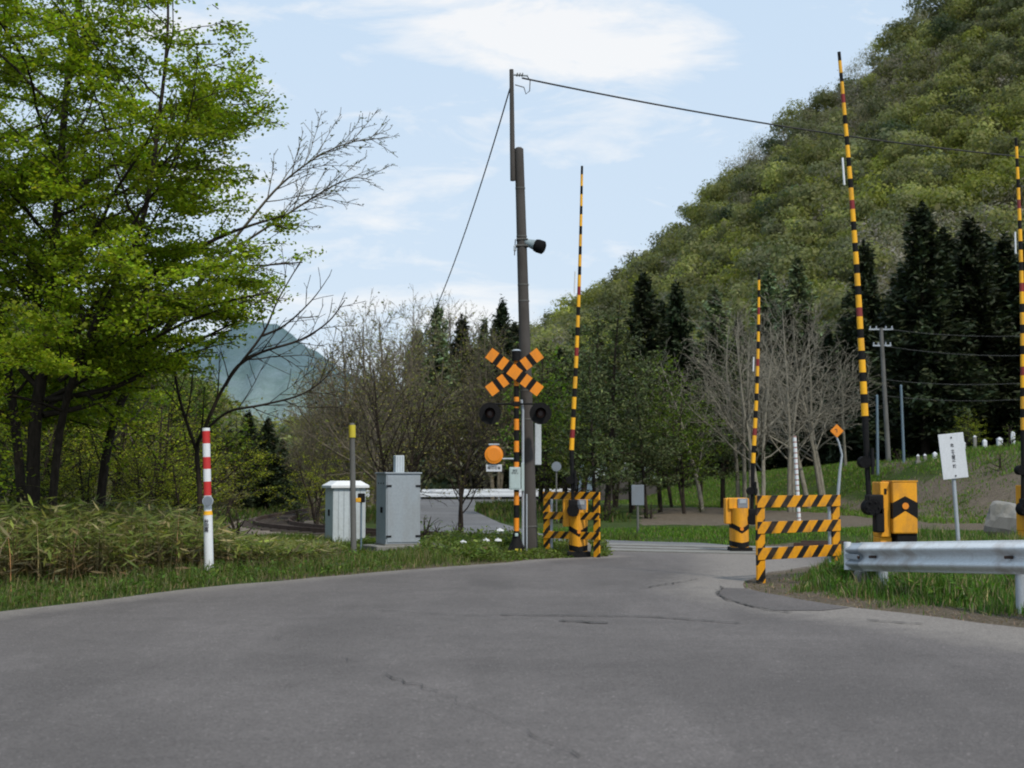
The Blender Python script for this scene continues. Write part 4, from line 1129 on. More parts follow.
LIB = {
    'brown': variants(lambda i: v_bare(11 + i, 'bark_brown', 8.0, (.15, .15, .045), .33), 4),
    'darktree': variants(lambda i: v_bare(25 + i, 'bark_dark', 8.0, (.15, .15, .045), .4), 2),
    'grey': variants(lambda i: v_bare(31 + i, 'bark_grey', 7.5, spreadH=1.15), 3),
    'lime': variants(lambda i: v_broad(51 + i, 6.0, (.215, .24, .02), .032, .037), 3),
    'green': variants(lambda i: v_broad(61 + i, 8.0, (.085, .125, .016), .085, .075), 3),
    'olive': variants(lambda i: v_broad(71 + i, 7.0, (.15, .145, .04), .11, .07, 'bark_brown'), 2),
    'larch': variants(lambda i: v_larch(81 + i), 4),
    'cedar': variants(lambda i: v_cedar(91 + i), 3),
    'fir': variants(lambda i: v_cedar(111 + i, 14.0, (.135, .175, .085), 3.4, 15000), 2),
    'bush': variants(lambda i: v_broad(101 + i, 2.0, (.09, .14, .018), .05, .05, clear=.02, wide=.6), 2),
}
def plant(kind, var, x, y, H, name, label, group=None, rz=None, wide=1.0, zoff=-.05, lean=0.0):
    base = {'brown': 8, 'darktree': 8, 'grey': 7.5, 'lime': 6, 'green': 8, 'olive': 7, 'larch': 9.5, 'cedar': 14, 'fir': 14, 'bush': 2}[kind]
    parts = LIB[kind][var % len(LIB[kind])]
    t = thing(name, label, 'tree' if kind != 'bush' else 'bush', (x, y, gz(x, y) + zoff), random.uniform(0, 6.28) if rz is None else rz, group)
    s = H / base; t.scale = (s * wide, s * wide, s); t.rotation_euler[1] = lean
    for n_, me in parts: link(n_, me, t)
    return t
def px2x(px, Y): return (px - 512) / F * Y
def top_h(py, px, Y): return P(px, py, Y).z - gz(px2x(px, Y), Y)

# conifers in a dark stand on the right
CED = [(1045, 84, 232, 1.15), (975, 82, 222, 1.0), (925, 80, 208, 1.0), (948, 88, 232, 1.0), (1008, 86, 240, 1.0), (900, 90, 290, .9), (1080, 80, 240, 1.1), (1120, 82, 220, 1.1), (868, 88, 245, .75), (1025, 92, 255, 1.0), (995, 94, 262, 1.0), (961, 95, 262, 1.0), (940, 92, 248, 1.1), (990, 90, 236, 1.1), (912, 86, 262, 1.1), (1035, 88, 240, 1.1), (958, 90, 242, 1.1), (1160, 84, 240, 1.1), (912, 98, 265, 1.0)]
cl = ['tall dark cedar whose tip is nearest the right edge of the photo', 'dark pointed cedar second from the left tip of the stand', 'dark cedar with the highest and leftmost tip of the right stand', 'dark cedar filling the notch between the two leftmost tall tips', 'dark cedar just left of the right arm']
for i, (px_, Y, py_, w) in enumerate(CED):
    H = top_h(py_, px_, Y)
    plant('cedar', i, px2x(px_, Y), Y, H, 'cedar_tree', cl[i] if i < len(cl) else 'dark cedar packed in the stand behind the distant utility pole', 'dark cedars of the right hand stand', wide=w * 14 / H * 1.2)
for i, (px_, Y, py_) in enumerate([(437, 113, 307), (462, 116, 318), (502, 112, 303), (484, 117, 322), (417, 118, 330), (515, 120, 325)]):
    H = top_h(py_, px_, Y); plant('fir' if i in (0, 3, 4) else 'cedar', i + 1, px2x(px_, Y), Y, H, 'cedar_tree', ['dark conifer tip left of centre rising over the bare trees', 'dark conifer tip in the middle of the row left of the pole', 'dark conifer with the tallest broad top just left of the utility pole', 'narrow conifer between the two right tips of the row', 'lowest dark conifer tip at the left end of the row', 'dark conifer hidden half behind the utility pole'][i], 'conifers beyond the bare trees left of the pole', wide=.85)
for i, (px_, Y, py_) in enumerate([(645, 100, 276), (678, 104, 286), (664, 108, 305), (716, 112, 290), (800, 105, 262), (770, 108, 272), (830, 92, 330), (740, 96, 322), (765, 92, 318), (790, 96, 312), (715, 94, 330), (812, 96, 322), (845, 90, 318), (690, 108, 340), (600, 104, 340), (560, 108, 350), (625, 100, 360), (850, 94, 350), (785, 112, 300)]):
    H = top_h(py_, px_, Y); plant('cedar' if i < 2 or py_ > 300 else 'fir', i, px2x(px_, Y), Y, H, 'cedar_tree', ['left one of two slim dark conifers at the foot of the hill', 'right one of two slim dark conifers at the foot of the hill', 'green conifer just below the slim dark pair', 'green conifer right of the slim dark pair'][i] if i < 4 else ('dark conifer deep in the shade behind the bare trees and gates' if py_ > 300 else 'soft green conifer in the wood behind the bare trees and gates'), 'conifers at the foot of the wooded hill', wide=1.0)
for i, (px_, Y, py_) in enumerate([(268, 62, 418), (248, 66, 412), (283, 75, 440), (230, 60, 430), (212, 64, 420), (296, 90, 452)]):
    H = top_h(py_, px_, Y); plant('cedar', i, px2x(px_, Y), Y, H, 'cedar_tree', 'dark conifer behind the railway bend under the blue mountain', 'dark conifers by the railway bend', wide=1.3)

# airy green trees behind the left gates
LAR = [(548, 58, 322, 'green'), (580, 62, 300, 'larch'), (606, 55, 292, 'larch'), (632, 66, 318, 'larch'), (660, 60, 345, 'larch'), (684, 56, 352, 'green'), (700, 64, 372, 'larch'), (565, 70, 318, 'larch'), (594, 48, 348, 'larch'), (615, 72, 300, 'green'), (646, 50, 372, 'larch'), (722, 70, 330, 'larch'), (540, 74, 335, 'larch'), (672, 72, 330, 'green'), (575, 52, 380, 'green'), (630, 58, 375, 'green')]
for i, (px_, Y, py_, kd) in enumerate(LAR):
    H = top_h(py_, px_, Y)
    plant(kd, i, px2x(px_, Y), Y, H, 'larch_tree' if kd == 'larch' else 'leafy_tree', 'airy dark green larch with bare lower trunk behind the left gates' if kd == 'larch' else 'mid green leafy tree with slim trunk among the larches behind the gates', 'larches behind the gates' if kd == 'larch' else 'leafy trees among the larches', wide=1.15 if kd == 'larch' else .85)
# grey bare trees behind the middle gate
for i, (px_, Y, py_) in enumerate([(792, 60, 292), (758, 56, 312), (702, 62, 318), (738, 66, 298), (820, 64, 304), (845, 70, 330)]):
    H = top_h(py_, px_, Y)
    plant('grey', i, px2x(px_, Y), Y, H, 'bare_tree', ['pale grey leafless tree spreading widest right of the middle arm', 'pale grey leafless tree directly behind the middle arm', 'pale grey leafless tree left of the middle arm'][i] if i < 3 else 'pale grey leafless tree in the thicket behind the middle gate', 'pale leafless trees behind the middle gate', wide=1.05)
# brown bare trees left of the signal
BRN = [(460, 36, 372, .8), (402, 37, 350, .8), (380, 46, 300, 1), (350, 52, 318, 1), (330, 56, 350, 1), (428, 50, 312, 1), (448, 54, 300, 1), (486, 50, 330, 1), (506, 54, 330, 1), (365, 60, 310, 1), (410, 62, 296, 1), (470, 64, 312, 1), (395, 70, 300, 1), (525, 60, 340, 1), (318, 64, 372, 1), (440, 74, 300, .9), (498, 72, 322, .9), (342, 74, 336, 1), (372, 80, 330, 1), (312, 48, 402, .8)]
for i, (px_, Y, py_, w) in enumerate(BRN):
    if px_ > 395 and i > 1: Y = 106 + (i * 7) % 16; w *= .95
    H = top_h(py_, px_, Y)
    t = plant('brown' if i > 1 else 'darktree', i, px2x(px_, Y), Y, H, 'bare_tree', ['bare brown tree with a thick dark trunk left of the orange round light', 'bare brown tree with forked trunk right behind the grey cabinet'][i] if i < 2 else 'twiggy brown leafless tree in the thicket left of the signal', 'bare brown trees left of the signal', wide=w * (1.25 if i < 2 else 1.05))
for i, (px_, Y, py_) in enumerate([(350, 50, 415), (385, 56, 425), (425, 52, 420), (455, 80, 400), (498, 58, 415), (475, 84, 380), (520, 70, 400), (415, 84, 370), (375, 86, 370), (340, 82, 400), (545, 86, 420), (440, 66, 430)]):
    if px_ > 395: Y = 108 + (i * 5) % 12
    H = top_h(py_, px_, Y); plant('olive', i, px2x(px_, Y), Y, H, 'shrub_tree', 'low olive brown undergrowth tree among the bare trunks left of the signal', 'olive undergrowth left of the signal', wide=1.25)
# yellow green trees on the left
for i, (px_, Y, py_, kd) in enumerate([(318, 44, 428, 'lime'), (300, 52, 446, 'lime'), (235, 40, 392, 'olive'), (200, 34, 372, 'lime'), (160, 32, 360, 'lime'), (112, 34, 340, 'lime'), (72, 36, 330, 'lime'), (30, 34, 350, 'lime'), (225, 48, 400, 'lime'), (180, 44, 350, 'green'), (130, 46, 330, 'lime'), (90, 44, 300, 'green'), (40, 46, 290, 'green'), (-10, 40, 280, 'green'), (218, 36, 440, 'olive'), (182, 30, 430, 'lime'), (140, 30, 420, 'lime'), (95, 29, 430, 'lime'), (50, 30, 410, 'lime'), (5, 30, 420, 'green'), (60, 60, 260, 'green'), (0, 62, 230, 'green'), (120, 62, 290, 'green'), (165, 66, 320, 'green'), (205, 68, 365, 'olive')]):
    x = px2x(px_, Y)
    if abs(x + 8.2) < 1.6 and Y > 36: x -= 2.5 if px_ < 290 else -2.2
    H = top_h(py_, px_, Y)
    plant(kd, i, x, Y, H, {'lime': 'young_tree', 'green': 'leafy_tree', 'olive': 'shrub_tree'}[kd], 'small fresh yellow green tree right beside the railway bend' if i == 0 else {'lime': 'fresh yellow green young tree in the wood behind the bamboo grass', 'green': 'mid green leafy tree deeper in the left hand wood', 'olive': 'thin olive brown shrub tree at the right end of the left hand wood'}[kd], None if i == 0 else {'lime': 'young trees behind the bamboo grass', 'green': 'leafy trees deep in the left wood', 'olive': 'olive shrubs of the left wood'}[kd], wide=1.15)
plant('lime', 2, px2x(963, 64), 64, 2.3, 'bush', 'bright green round bush behind the white notice sign', wide=1.1)
plant('bush', 0, px2x(1010, 56), 56, 1.3, 'bush', 'dark green low bush near the right edge of the bank', wide=1.2)

# --- the big tree on the left
def big_tree():
    Y = 23.0; x0 = px2x(38, Y); z0 = gz(x0, Y)
    col = (.158, .205, .013)
    t = Tree(5, dens=(1.9, 1.9, 2.9, 3), angle=(58, 46, 42, 40), trop=(.03, .0, .004, 0), wob=(.05, .09, .13, .15), t0=(.22, .12, .08, .1), ratio=(.5, .46, .42, .4), rmin=.009, maxl=3, flat=.45, rr=.5, prof=lambda u: 5.2 * (1.16 - u * .72))
    def W(px_, py_, Y_): q = P(px_, py_, Y_); return (q.x - x0, q.y - Y, q.z - z0)
    t.limb([(0, 0, -.3), W(34, 440, 23), W(48, 330, 23), W(58, 200, 22.8), W(70, 60, 22.5), W(95, -90, 22.6)], .125, .03)
    t.limb([(-.25, 0.3, -.3), W(18, 450, 23.5), W(2, 330, 24), W(-20, 200, 24.5), W(-10, 60, 24.8), W(-10, -70, 25)], .09, .03)
    t.limb([(.25, -.1, -.3), W(60, 430, 22.7), W(92, 330, 22), W(140, 230, 21.5), W(160, 110, 21.2), W(168, 20, 21), W(165, -50, 21)], .075, .009)
    for q in ([(46, 400, 23), (110, 365, 22.4), (180, 325, 22), (250, 300, 21.8)], [(90, 330, 22), (160, 270, 22.4), (225, 235, 22.6), (285, 215, 22.7)], [(60, 200, 22.8), (120, 160, 23.5), (190, 120, 24), (262, 112, 24)], [(42, 415, 23), (100, 400, 24), (160, 352, 24.6), (232, 330, 25)], [(60, 380, 22.8), (130, 338, 22), (200, 308, 21.8), (272, 292, 21.8)], [(50, 400, 22.8), (120, 385, 22.4), (180, 350, 22.4), (236, 322, 22.4)]):
        t.limb([W(*a) for a in q], .06, .014, 1)
    g = thing('maple_tree', 'big fresh green broadleaf tree leaning over the bamboo grass at the left edge', 'tree', (x0, Y, z0))
    def edge(z): return np.interp(z, [-1, 2.0, 3.2, 4.0, 6.0, 7.6, 8.6, 9.6, 12], [-.2, 2.2, 3.5, 4.1, 4.25, 3.9, 3.3, 2.5, 1.2])
    for lv in (1, 2, 3):
        t.levels[lv] = [(p_, r_) for p_, r_ in t.levels[lv] if p_[-1][0] < edge(p_[-1][2]) + (.35 if lv == 1 else .1)]
    big, small = t.wood(1)
    link('trunk', wood_mesh('trunk', big, 10, 'bark_dark'), g); link('branches', wood_mesh('branches', small, 4, 'bark_dark'), g)
    C = t.samples((2, 3), .0050)
    C = C[(rng.random(len(C)) < .95)]
    # uneven crown: thin it out in patches, most of all low down
    f = np.sin(C[:, 0] * 2.1 + C[:, 2] * 1.3) * np.cos(C[:, 1] * 1.7 - C[:, 2] * 2.0 + 1)
    keep = (f > -.4) | (rng.random(len(C)) < .22); keep &= (C[:, 2] > 2.4) | (rng.random(len(C)) < .25)
    C = C[keep]; print('big tree leaves', len(C))
    n = len(C); C2 = C + rng.normal(size=(n, 3)) * np.array([.13, .13, .04])
    nr = np.array([0, 0, 1.0]) + rng.normal(size=(n, 3)) * .55
    V, Fq = cards(C2, nr, .030 * np.exp(rng.normal(0, .25, n)), .8)
    c = vary(col, n, .28); c *= (1 + .25 * np.sin(C[:, 0] * 1.3 + C[:, 1] * 2))[:, None]
    link('crown', raw_mesh('crown', V, Fq, 'maple_leaf', c), g)
    # its neighbour mostly outside the frame
    t2 = thing('maple_tree', 'second fresh green broadleaf tree cut off by the left edge', 'tree', (px2x(-140, 26), 26, 0), 2.0)
    for ch in list(g.children):
        o = ch.copy(); COL.objects.link(o); o.parent = t2
big_tree()
def bare_arch():
    Y = 25.5; x0 = px2x(199, Y); z0 = 0
    def W(px_, py_, Y_=Y): q = P(px_, py_, Y_); return (q.x - x0, q.y - Y, q.z - z0)
    t = Tree(9, dens=(1.6, 3.8, 4.4, 3), angle=(45, 42, 38, 35), trop=(.02, .05, .04, .02), wob=(.05, .08, .1, .1), t0=(.35, .2, .1, .1), ratio=(.25, .42, .42, .4), rmin=.0065, maxl=3, rr=.5)
    t.limb([(0, 0, -.3), W(200, 500), W(197, 450), W(204, 430), W(225, 385), W(262, 335), W(278, 300), W(300, 262)], .055, .008)
    t.limb([W(204, 432), W(228, 412), W(262, 405), W(300, 395), W(325, 378), W(343, 352)], .03, .007, 1)
    t.limb([W(225, 386), W(238, 366), W(262, 352), W(300, 340), W(328, 322), W(345, 300)], .035, .009, 1)
    t.limb([W(262, 336), W(285, 325), W(312, 300), W(330, 275)], .025, .008, 1)
    t.limb([W(197, 452), W(180, 400), W(175, 360), W(185, 318)], .035, .01, 1)
    g = thing('bare_tree', 'slender dark leafless tree arching right from behind the red banded snow pole', 'tree', (x0, Y, z0))
    big, small = t.wood(1)
    link('trunk', wood_mesh('trunk', big, 8, 'bark_dark'), g); link('crown', wood_mesh('crown', small, 4, 'bark_dark'), g)
    C = t.samples((3,), .25); link('foliage', leafset('foliage', C, .022, (.11, .12, .03), spread=.02), g)
    # airy tree whose thin budding twigs reach into the sky
    Y = 27.0; x0 = px2x(100, Y)
    t = Tree(19, dens=(.9, 5.2, 6.0, 3), angle=(40, 34, 34, 35), trop=(.02, .02, .02, .02), wob=(.04, .06, .09, .1), t0=(.3, .35, .2, .1), ratio=(.2, .34, .4, .4), rmin=.0075, maxl=3, rr=.5)
    t.limb([(0, 0, -.3), W(104, 470, Y), W(122, 400, Y), W(165, 330, Y), W(215, 262, Y)], .10, .05, 0)
    t.limb([W(215, 262, Y), W(250, 238, Y), W(290, 212, Y), W(325, 190, Y), W(352, 178, Y), W(372, 180, Y)], .04, .008, 1)
    t.limb([W(215, 262, Y), W(248, 222, Y), W(280, 185, Y), W(318, 156, Y), W(352, 142, Y), W(382, 138, Y)], .04, .008, 1)
    t.limb([W(165, 330, Y), W(215, 290, Y), W(255, 268, Y), W(290, 262, Y)], .04, .008, 1)
    g = thing('budding_tree', 'thin budding tree whose fine twigs reach right into the sky past the maple', 'tree', (x0, Y, 0))
    big, small = t.wood(1)
    link('trunk', wood_mesh('trunk', big, 8, 'bark_dark'), g); link('crown', wood_mesh('crown', small, 3, 'bark_brown'), g)
    C = t.samples((2, 3), .09); link('foliage', leafset('foliage', C, .022, (.09, .11, .02), spread=.03), g)
bare_arch()

# --- wooded hill on the right and low ridge on the left
RU = [-900, 0, 120, 200, 240, 275, 310, 350, 400, 470, 500, 535, 560, 587, 657, 722, 782, 862, 900, 939, 1024, 1150, 1500, 2200]
RY = [180, 300, 350, 400, 440, 462, 445, 425, 400, 365, 352, 334, 320, 303, 251, 186, 128, 68, 32, -6, -80, -140, -240, -320]
def hill_pt(u, t):
    D = 105 + 235 * t
    zr = P(512, 481, 340).z * 0 + CH + (481 - np.interp(u, RU, RY)) / F * 340 - 3.0
    s = np.clip(t, 0, 1); s = s * (.55 + .45 * s) * 1.0
    z = zr * s + np.sin(u * .021 + t * 5) * 2.2 * s * (1 - s) * 4 + np.sin(u * .05 - t * 11) * 1.0 * s * (1 - s) * 4
    z = np.where(t > 1, zr - (t - 1) * 60, z)
    z = np.where(t < .04, -2.5 + t * 60, z)
    return (u - 512) / F * D, D, z
def hills():
    us = np.linspace(-900, 2200, 190); ts = np.concatenate([np.linspace(0, 1, 40), np.linspace(1.05, 1.9, 8)])
    U, T = np.meshgrid(us, ts); X, Y, Z = hill_pt(U, T)
    n, m = X.shape; V = np.stack([X, Y, Z], -1).reshape(-1, 3)
    i = np.arange((n - 1) * (m - 1)); r = i // (m - 1); c = i % (m - 1); a = r * m + c
    me = raw_mesh('hill', V, np.stack([a, a + 1, a + m + 1, a + m], 1), hill_soil(), smooth=True)
    tag(link('hill', me), kind='structure')
    # woods: lumpy crowns of leaf clumps
    Vs = []; Fs = []; Cs = []; o = 0; num = 0
    pal = [((.175, .172, .040), 5), ((.150, .148, .050), 6), ((.225, .225, .028), 1.8), ((.125, .13, .055), 4), ((.185, .165, .105), 1.6), ((.26, .22, .185), 1.0), ((.055, .075, .030), .7), ((.195, .19, .050), 3)]
    w = np.array([p[1] for p in pal]); w = w / w.sum()
    cand = 0; pts = []
    cell = {}
    while cand < 12000 and num < 3000:
        cand += 1
        t = rng.random() ** .75 * 1.04; u = rng.uniform(440, 1180) if rng.random() < .86 else rng.uniform(-300, 440)
        x, y, z = [float(v) for v in hill_pt(np.array(u), np.array(t))]
        r_ = rng.uniform(1.7, 3.9) * (.8 + .25 * t)
        key = (int(x // 6), int(y // 6)); bad = False
        for a in (-1, 0, 1):
            for b_ in (-1, 0, 1):
                for (qx, qy, qr) in cell.get((key[0] + a, key[1] + b_), ()):
                    if (qx - x) ** 2 + (qy - y) ** 2 < (.52 * (qr + r_)) ** 2: bad = True
        if bad: continue
        cell.setdefault(key, []).append((x, y, r_)); num += 1
        patch = math.sin(x * .045 + 1.3) * math.cos(y * .035 + x * .02)
        ci = rng.choice(len(pal), p=w)
        if patch > .45 and rng.random() < .55: ci = 2 if rng.random() < .6 else 7
        if patch < -.5 and rng.random() < .45: ci = 4 if rng.random() < .6 else 5
        if 850 < u < 1050 and .10 < t < .42 and rng.random() < .75: ci = 5 if rng.random() < .5 else 4
        elif t < .25 and rng.random() < .5: ci = 6 if rng.random() < .5 else 3
        col = np.array(pal[ci][0]); bare = ci in (4, 5)
        k = int((300 if bare else 480) * (r_ / 3) ** 2)
        lobes = unit(rng.normal(size=(6, 3)) * np.array([1, 1, .7]) + np.array([0, 0, .25])) * r_ * rng.uniform(.25, .75, (6, 1))
        li = rng.integers(0, 6, k); d = unit(rng.normal(size=(k, 3)) + np.array([0, -.15, .35]))
        rad = r_ * .70 * (1 + rng.normal(0, .2 if not bare else .3, k))
        C = lobes[li] + d * rad[:, None]; C[:, 2] *= .78
        C += np.array([x, y, z + r_ * .9 + 1.2])
        nr = d + rng.normal(size=(k, 3)) * .26
        sz = (.22 if bare else .27) * np.exp(rng.normal(0, .3, k))
        V_, F_ = cards(C, nr, sz, .35 if bare else .7)
        cc = vary((col * .92 + col.mean() * .08 + .004) * np.array([.78, .83, .90]) * math.exp(rng.normal(.04, .24)), k, .12, .05)  # crown colours greyed and lifted a little to paint in distance haze
        cc *= (.82 + .18 * np.clip((C[:, 2] - z - r_ * .3) / (r_ * 1.5), 0, 1))[:, None]  # painted shade: card colour darkens towards the bottom of each crown
        Vs.append(V_); Fs.append(F_ + o); Cs.append(cc); o += len(V_)
    print('crowns', num, 'cards', o // 4)
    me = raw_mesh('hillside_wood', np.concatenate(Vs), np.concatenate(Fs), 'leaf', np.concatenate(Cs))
    tag(link('hillside_wood', me), 'spring woodland of mixed green and grey crowns covering the steep hill', 'woodland', kind='stuff')
def hill_soil():
    m, nt, out = new_mat('woodland_floor')
    pos = nd(nt, 'ShaderNodeNewGeometry').outputs['Position']
    n = noise(nt, pos, .3, 6, .7)
    c = mixc(nt, ramp(nt, n.outputs[0], [(.35, 0.), (.65, 1.)]).outputs[0], (.05, .055, .022), (.09, .08, .045))
    finish(nt, out, c, 1.0, bump(nt, n.outputs[0], 1, 1.0), spec=.0)
    return m
hills()
def mountain():
    m, nt, out = new_mat('hazy_forest_slope')
    pos = nd(nt, 'ShaderNodeNewGeometry').outputs['Position']
    s = nd(nt, 'ShaderNodeSeparateXYZ'); lk(nt, pos, s.inputs[0])
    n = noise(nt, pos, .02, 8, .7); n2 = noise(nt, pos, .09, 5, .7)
    f = ramp(nt, mth(nt, 'DIVIDE', s.outputs[2], 260.0), [(.12, 0.), (.5, 1.)]).outputs[0]  # aerial haze painted into the slope colour: paler low down, darker above
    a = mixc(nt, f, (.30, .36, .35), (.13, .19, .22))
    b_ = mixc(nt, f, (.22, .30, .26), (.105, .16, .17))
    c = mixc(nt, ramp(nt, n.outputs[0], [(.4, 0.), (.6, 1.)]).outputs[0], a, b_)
    c = mixc(nt, .5, c, ramp(nt, n2.outputs[0], [(.3, .75), (.7, 1.25)]).outputs[0], 'MULTIPLY')
    finish(nt, out, c, 1.0, bump(nt, n.outputs[0], .8, 14), spec=0)
    us = np.linspace(-600, 1500, 260); ts = np.linspace(0, 1.6, 60)
    U, T = np.meshgrid(us, ts)
    top = np.interp(U, [-600, 60, 170, 215, 235, 255, 270, 290, 308, 325, 340, 365, 400, 470, 700, 1500], [440, 400, 352, 332, 325, 322, 324, 331, 343, 356, 368, 385, 402, 420, 440, 450])
    D = 1150 + 500 * T; zr = CH + (481 - top) / F * 1650
    nz = np.sin(U * .06 + T * 5) * 9 + np.sin(U * .15 - T * 9) * 5 + np.sin(U * .33 + T * 17) * 2.5
    Z = np.where(T < 1, zr * T ** 1.15, zr - (T - 1) * 250) + nz * np.clip(T * (1.1 - T) * 4, 0, 1) - (T < .01) * 20
    V = np.stack([(U - 512) / F * D, D, Z], -1).reshape(-1, 3); n_, m_ = U.shape
    i = np.arange((n_ - 1) * (m_ - 1)); r = i // (m_ - 1); c_ = i % (m_ - 1); a_ = r * m_ + c_
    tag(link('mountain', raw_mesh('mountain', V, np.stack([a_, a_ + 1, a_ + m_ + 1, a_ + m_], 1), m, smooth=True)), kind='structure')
mountain()

# --- grass and weeds
def blades(name, label, x, y, h, w, col, zoff=0, lean=.35, sv=.3, mixcol=None, mixp=0, cat='grass'):
    n = len(x); z = gh(x, y) + zoff - .02
    a = rng.uniform(0, 6.283, n); d = np.stack([np.cos(a), np.sin(a), np.zeros(n)], 1)
    b_ = rng.uniform(0, 6.283, n); l = np.stack([np.cos(b_), np.sin(b_), np.zeros(n)], 1) * (np.abs(rng.normal(0, lean, n)) * h)[:, None]
    base = np.stack([x, y, z], 1); W = np.asarray(w) * np.ones(n); h = np.asarray(h)
    mid = base + l * .35 + np.array([0, 0, 1]) * (h * .6)[:, None]; tip = base + l + np.array([0, 0, 1]) * h[:, None]
    V = np.stack([base - d * W[:, None] * .5, base + d * W[:, None] * .5, mid + d * W[:, None] * .42, mid - d * W[:, None] * .42, tip + d * W[:, None] * .08, tip - d * W[:, None] * .08], 1).reshape(-1, 3)
    k = np.arange(n)[:, None] * 6
    Fq = np.concatenate([k + np.array([[0, 1, 2, 3]]), k + np.array([[3, 2, 4, 5]])], 0)
    c = vary(col, n, sv, .15)
    if mixcol is not None:
        q = rng.random(n) < mixp; c[q] = vary(mixcol, q.sum(), sv, .1)
    return tag(link(name, raw_mesh(name, V, Fq, 'blade', np.concatenate([c, c]))), label, cat, kind='stuff')
LP = [G(*p) for p in LEFT]; RP = [G(*p) for p in RIGHT]
POLE = G(209.5, 578)
def scatter(n, x0, x1, y0, y1): return rng.uniform(x0, x1, n), rng.uniform(y0, y1, n)
def off_road(x, y, m=0.0):
    ok = ~inpoly(x, y, road_poly) & ~inpoly(x, y, far_poly) & (dist_poly(x, y, TC) > 1.35)
    return ok
def clump(x, y, s=1.0): return .5 + .5 * np.sin(x * 3.1 * s + np.sin(y * 2.3 * s) * 1.6) * np.cos(y * 2.7 * s - np.sin(x * 1.9 * s))
x, y = scatter(150000, -9.5, 1.8, 12.0, 27.5); k = off_road(x, y) & (dist_poly(x, y, LP) < 1.7 * (.75 + .5 * clump(x, y, .7))); x, y = x[k], y[k]
d = dist_poly(x, y, LP); k = rng.random(len(x)) < sstep(-.05, .35, d + .3 * (clump(x, y, 1.6) - .5)); x, y, d = x[k], y[k], d[k]
blades('verge_grass', 'green grass and weeds along the left edge of the road', x, y, rng.uniform(.04, .17, len(x)) * (.45 + 1.0 * sstep(0, .7, d)) * np.where(x > -.7, .45, 1) * (.6 + .8 * clump(x, y)), .009, (.075, .11, .022), mixcol=(.2, .165, .09), mixp=.28)
x, y = scatter(60000, -8.5, 3.0, 20, 34); k = off_road(x, y) & (dist_poly(x, y, LP) > .8) & (x / y > -.21); x, y = x[k], y[k]
blades('weeds', 'green weeds growing round the cabinets and behind the signal', x, y, rng.uniform(.05, .19, len(x)) * (.5 + .8 * clump(x, y, .8)), .018, (.07, .115, .018), lean=.5, mixcol=(.12, .11, .05), mixp=.14)
# broad leaf weeds
def broad_weeds(name, label, x, y, h, size, col, per=7, mixcol=None, mixp=.1, aspect=.45):
    X = np.repeat(x, per) + rng.normal(0, .06, len(x) * per); Y = np.repeat(y, per) + rng.normal(0, .06, len(x) * per)
    Hh = np.repeat(h, per) * rng.uniform(.25, 1.05, len(X)); C = np.stack([X, Y, gh(X, Y) + Hh], 1)
    nr = np.array([0, 0, 1.0]) + rng.normal(size=(len(X), 3)) * .7
    V, Fq = cards(C, nr, size * np.exp(rng.normal(0, .3, len(X))), aspect)
    c = vary(col, len(X), .3, .1)
    if mixcol is not None: q = rng.random(len(X)) < mixp; c[q] = vary(mixcol, q.sum(), .2, .1)
    return tag(link(name, raw_mesh(name, V, Fq, 'leaf', c)), label, 'weeds', kind='stuff')
x, y = scatter(9000, -3.2, 2.0, 24, 30); k = off_road(x, y) & (dist_poly(x, y, LP) > .35); x, y = x[k], y[k]
broad_weeds('leafy_weeds', 'low leafy green weeds around the foot of the signal and pole', x, y, rng.uniform(.08, .36, len(x)) * (.4 + .9 * clump(x, y)) * np.where((x > -.35) & (y < 27), .25, 1) * np.where(x < -1.6, .5, 1) * np.where((np.abs(x + 2.6) < .9) & (y < 27.6), .35, 1), .036, (.11, .155, .035), mixcol=(.12, .12, .05))
x, y = scatter(5200, -9, -1.5, 13, 25); k = off_road(x, y) & (dist_poly(x, y, LP) > .25) & (dist_poly(x, y, LP) < 1.8); x, y = x[k], y[k]
broad_weeds('leafy_weeds', 'low leafy green weeds at the foot of the bamboo grass', x, y, rng.uniform(.05, .22, len(x)), .028, (.075, .12, .02), mixcol=(.10, .11, .05))
M['stem'] = paint('green_stem', (.05, .08, .02), .8)
for i, (px_, py_) in enumerate([(500, 531), (486, 541), (498, 541), (463, 543)]):
    q = P(px_, py_, 25.6); mb = MB(); zg = gz(q.x, q.y)
    mb.tube([(0, 0, zg - q.z), (0, 0, 0)], .004, 'stem', 6)
    for k_ in range(16):
        a = k_ * 2.4; rr = .06 * math.sqrt(k_ / 16) * (.6 if i > 4 else 1); mb.tube([(rr * math.cos(a), rr * math.sin(a), .0), (rr * math.cos(a), rr * math.sin(a), .055 - rr * .5)], [.018, .010], 'white', 6)
    tag(mb.build('flower_head', None, q), 'white flat flower head in the weeds left of the signal foot', 'flower', 'white flower heads in the weeds')
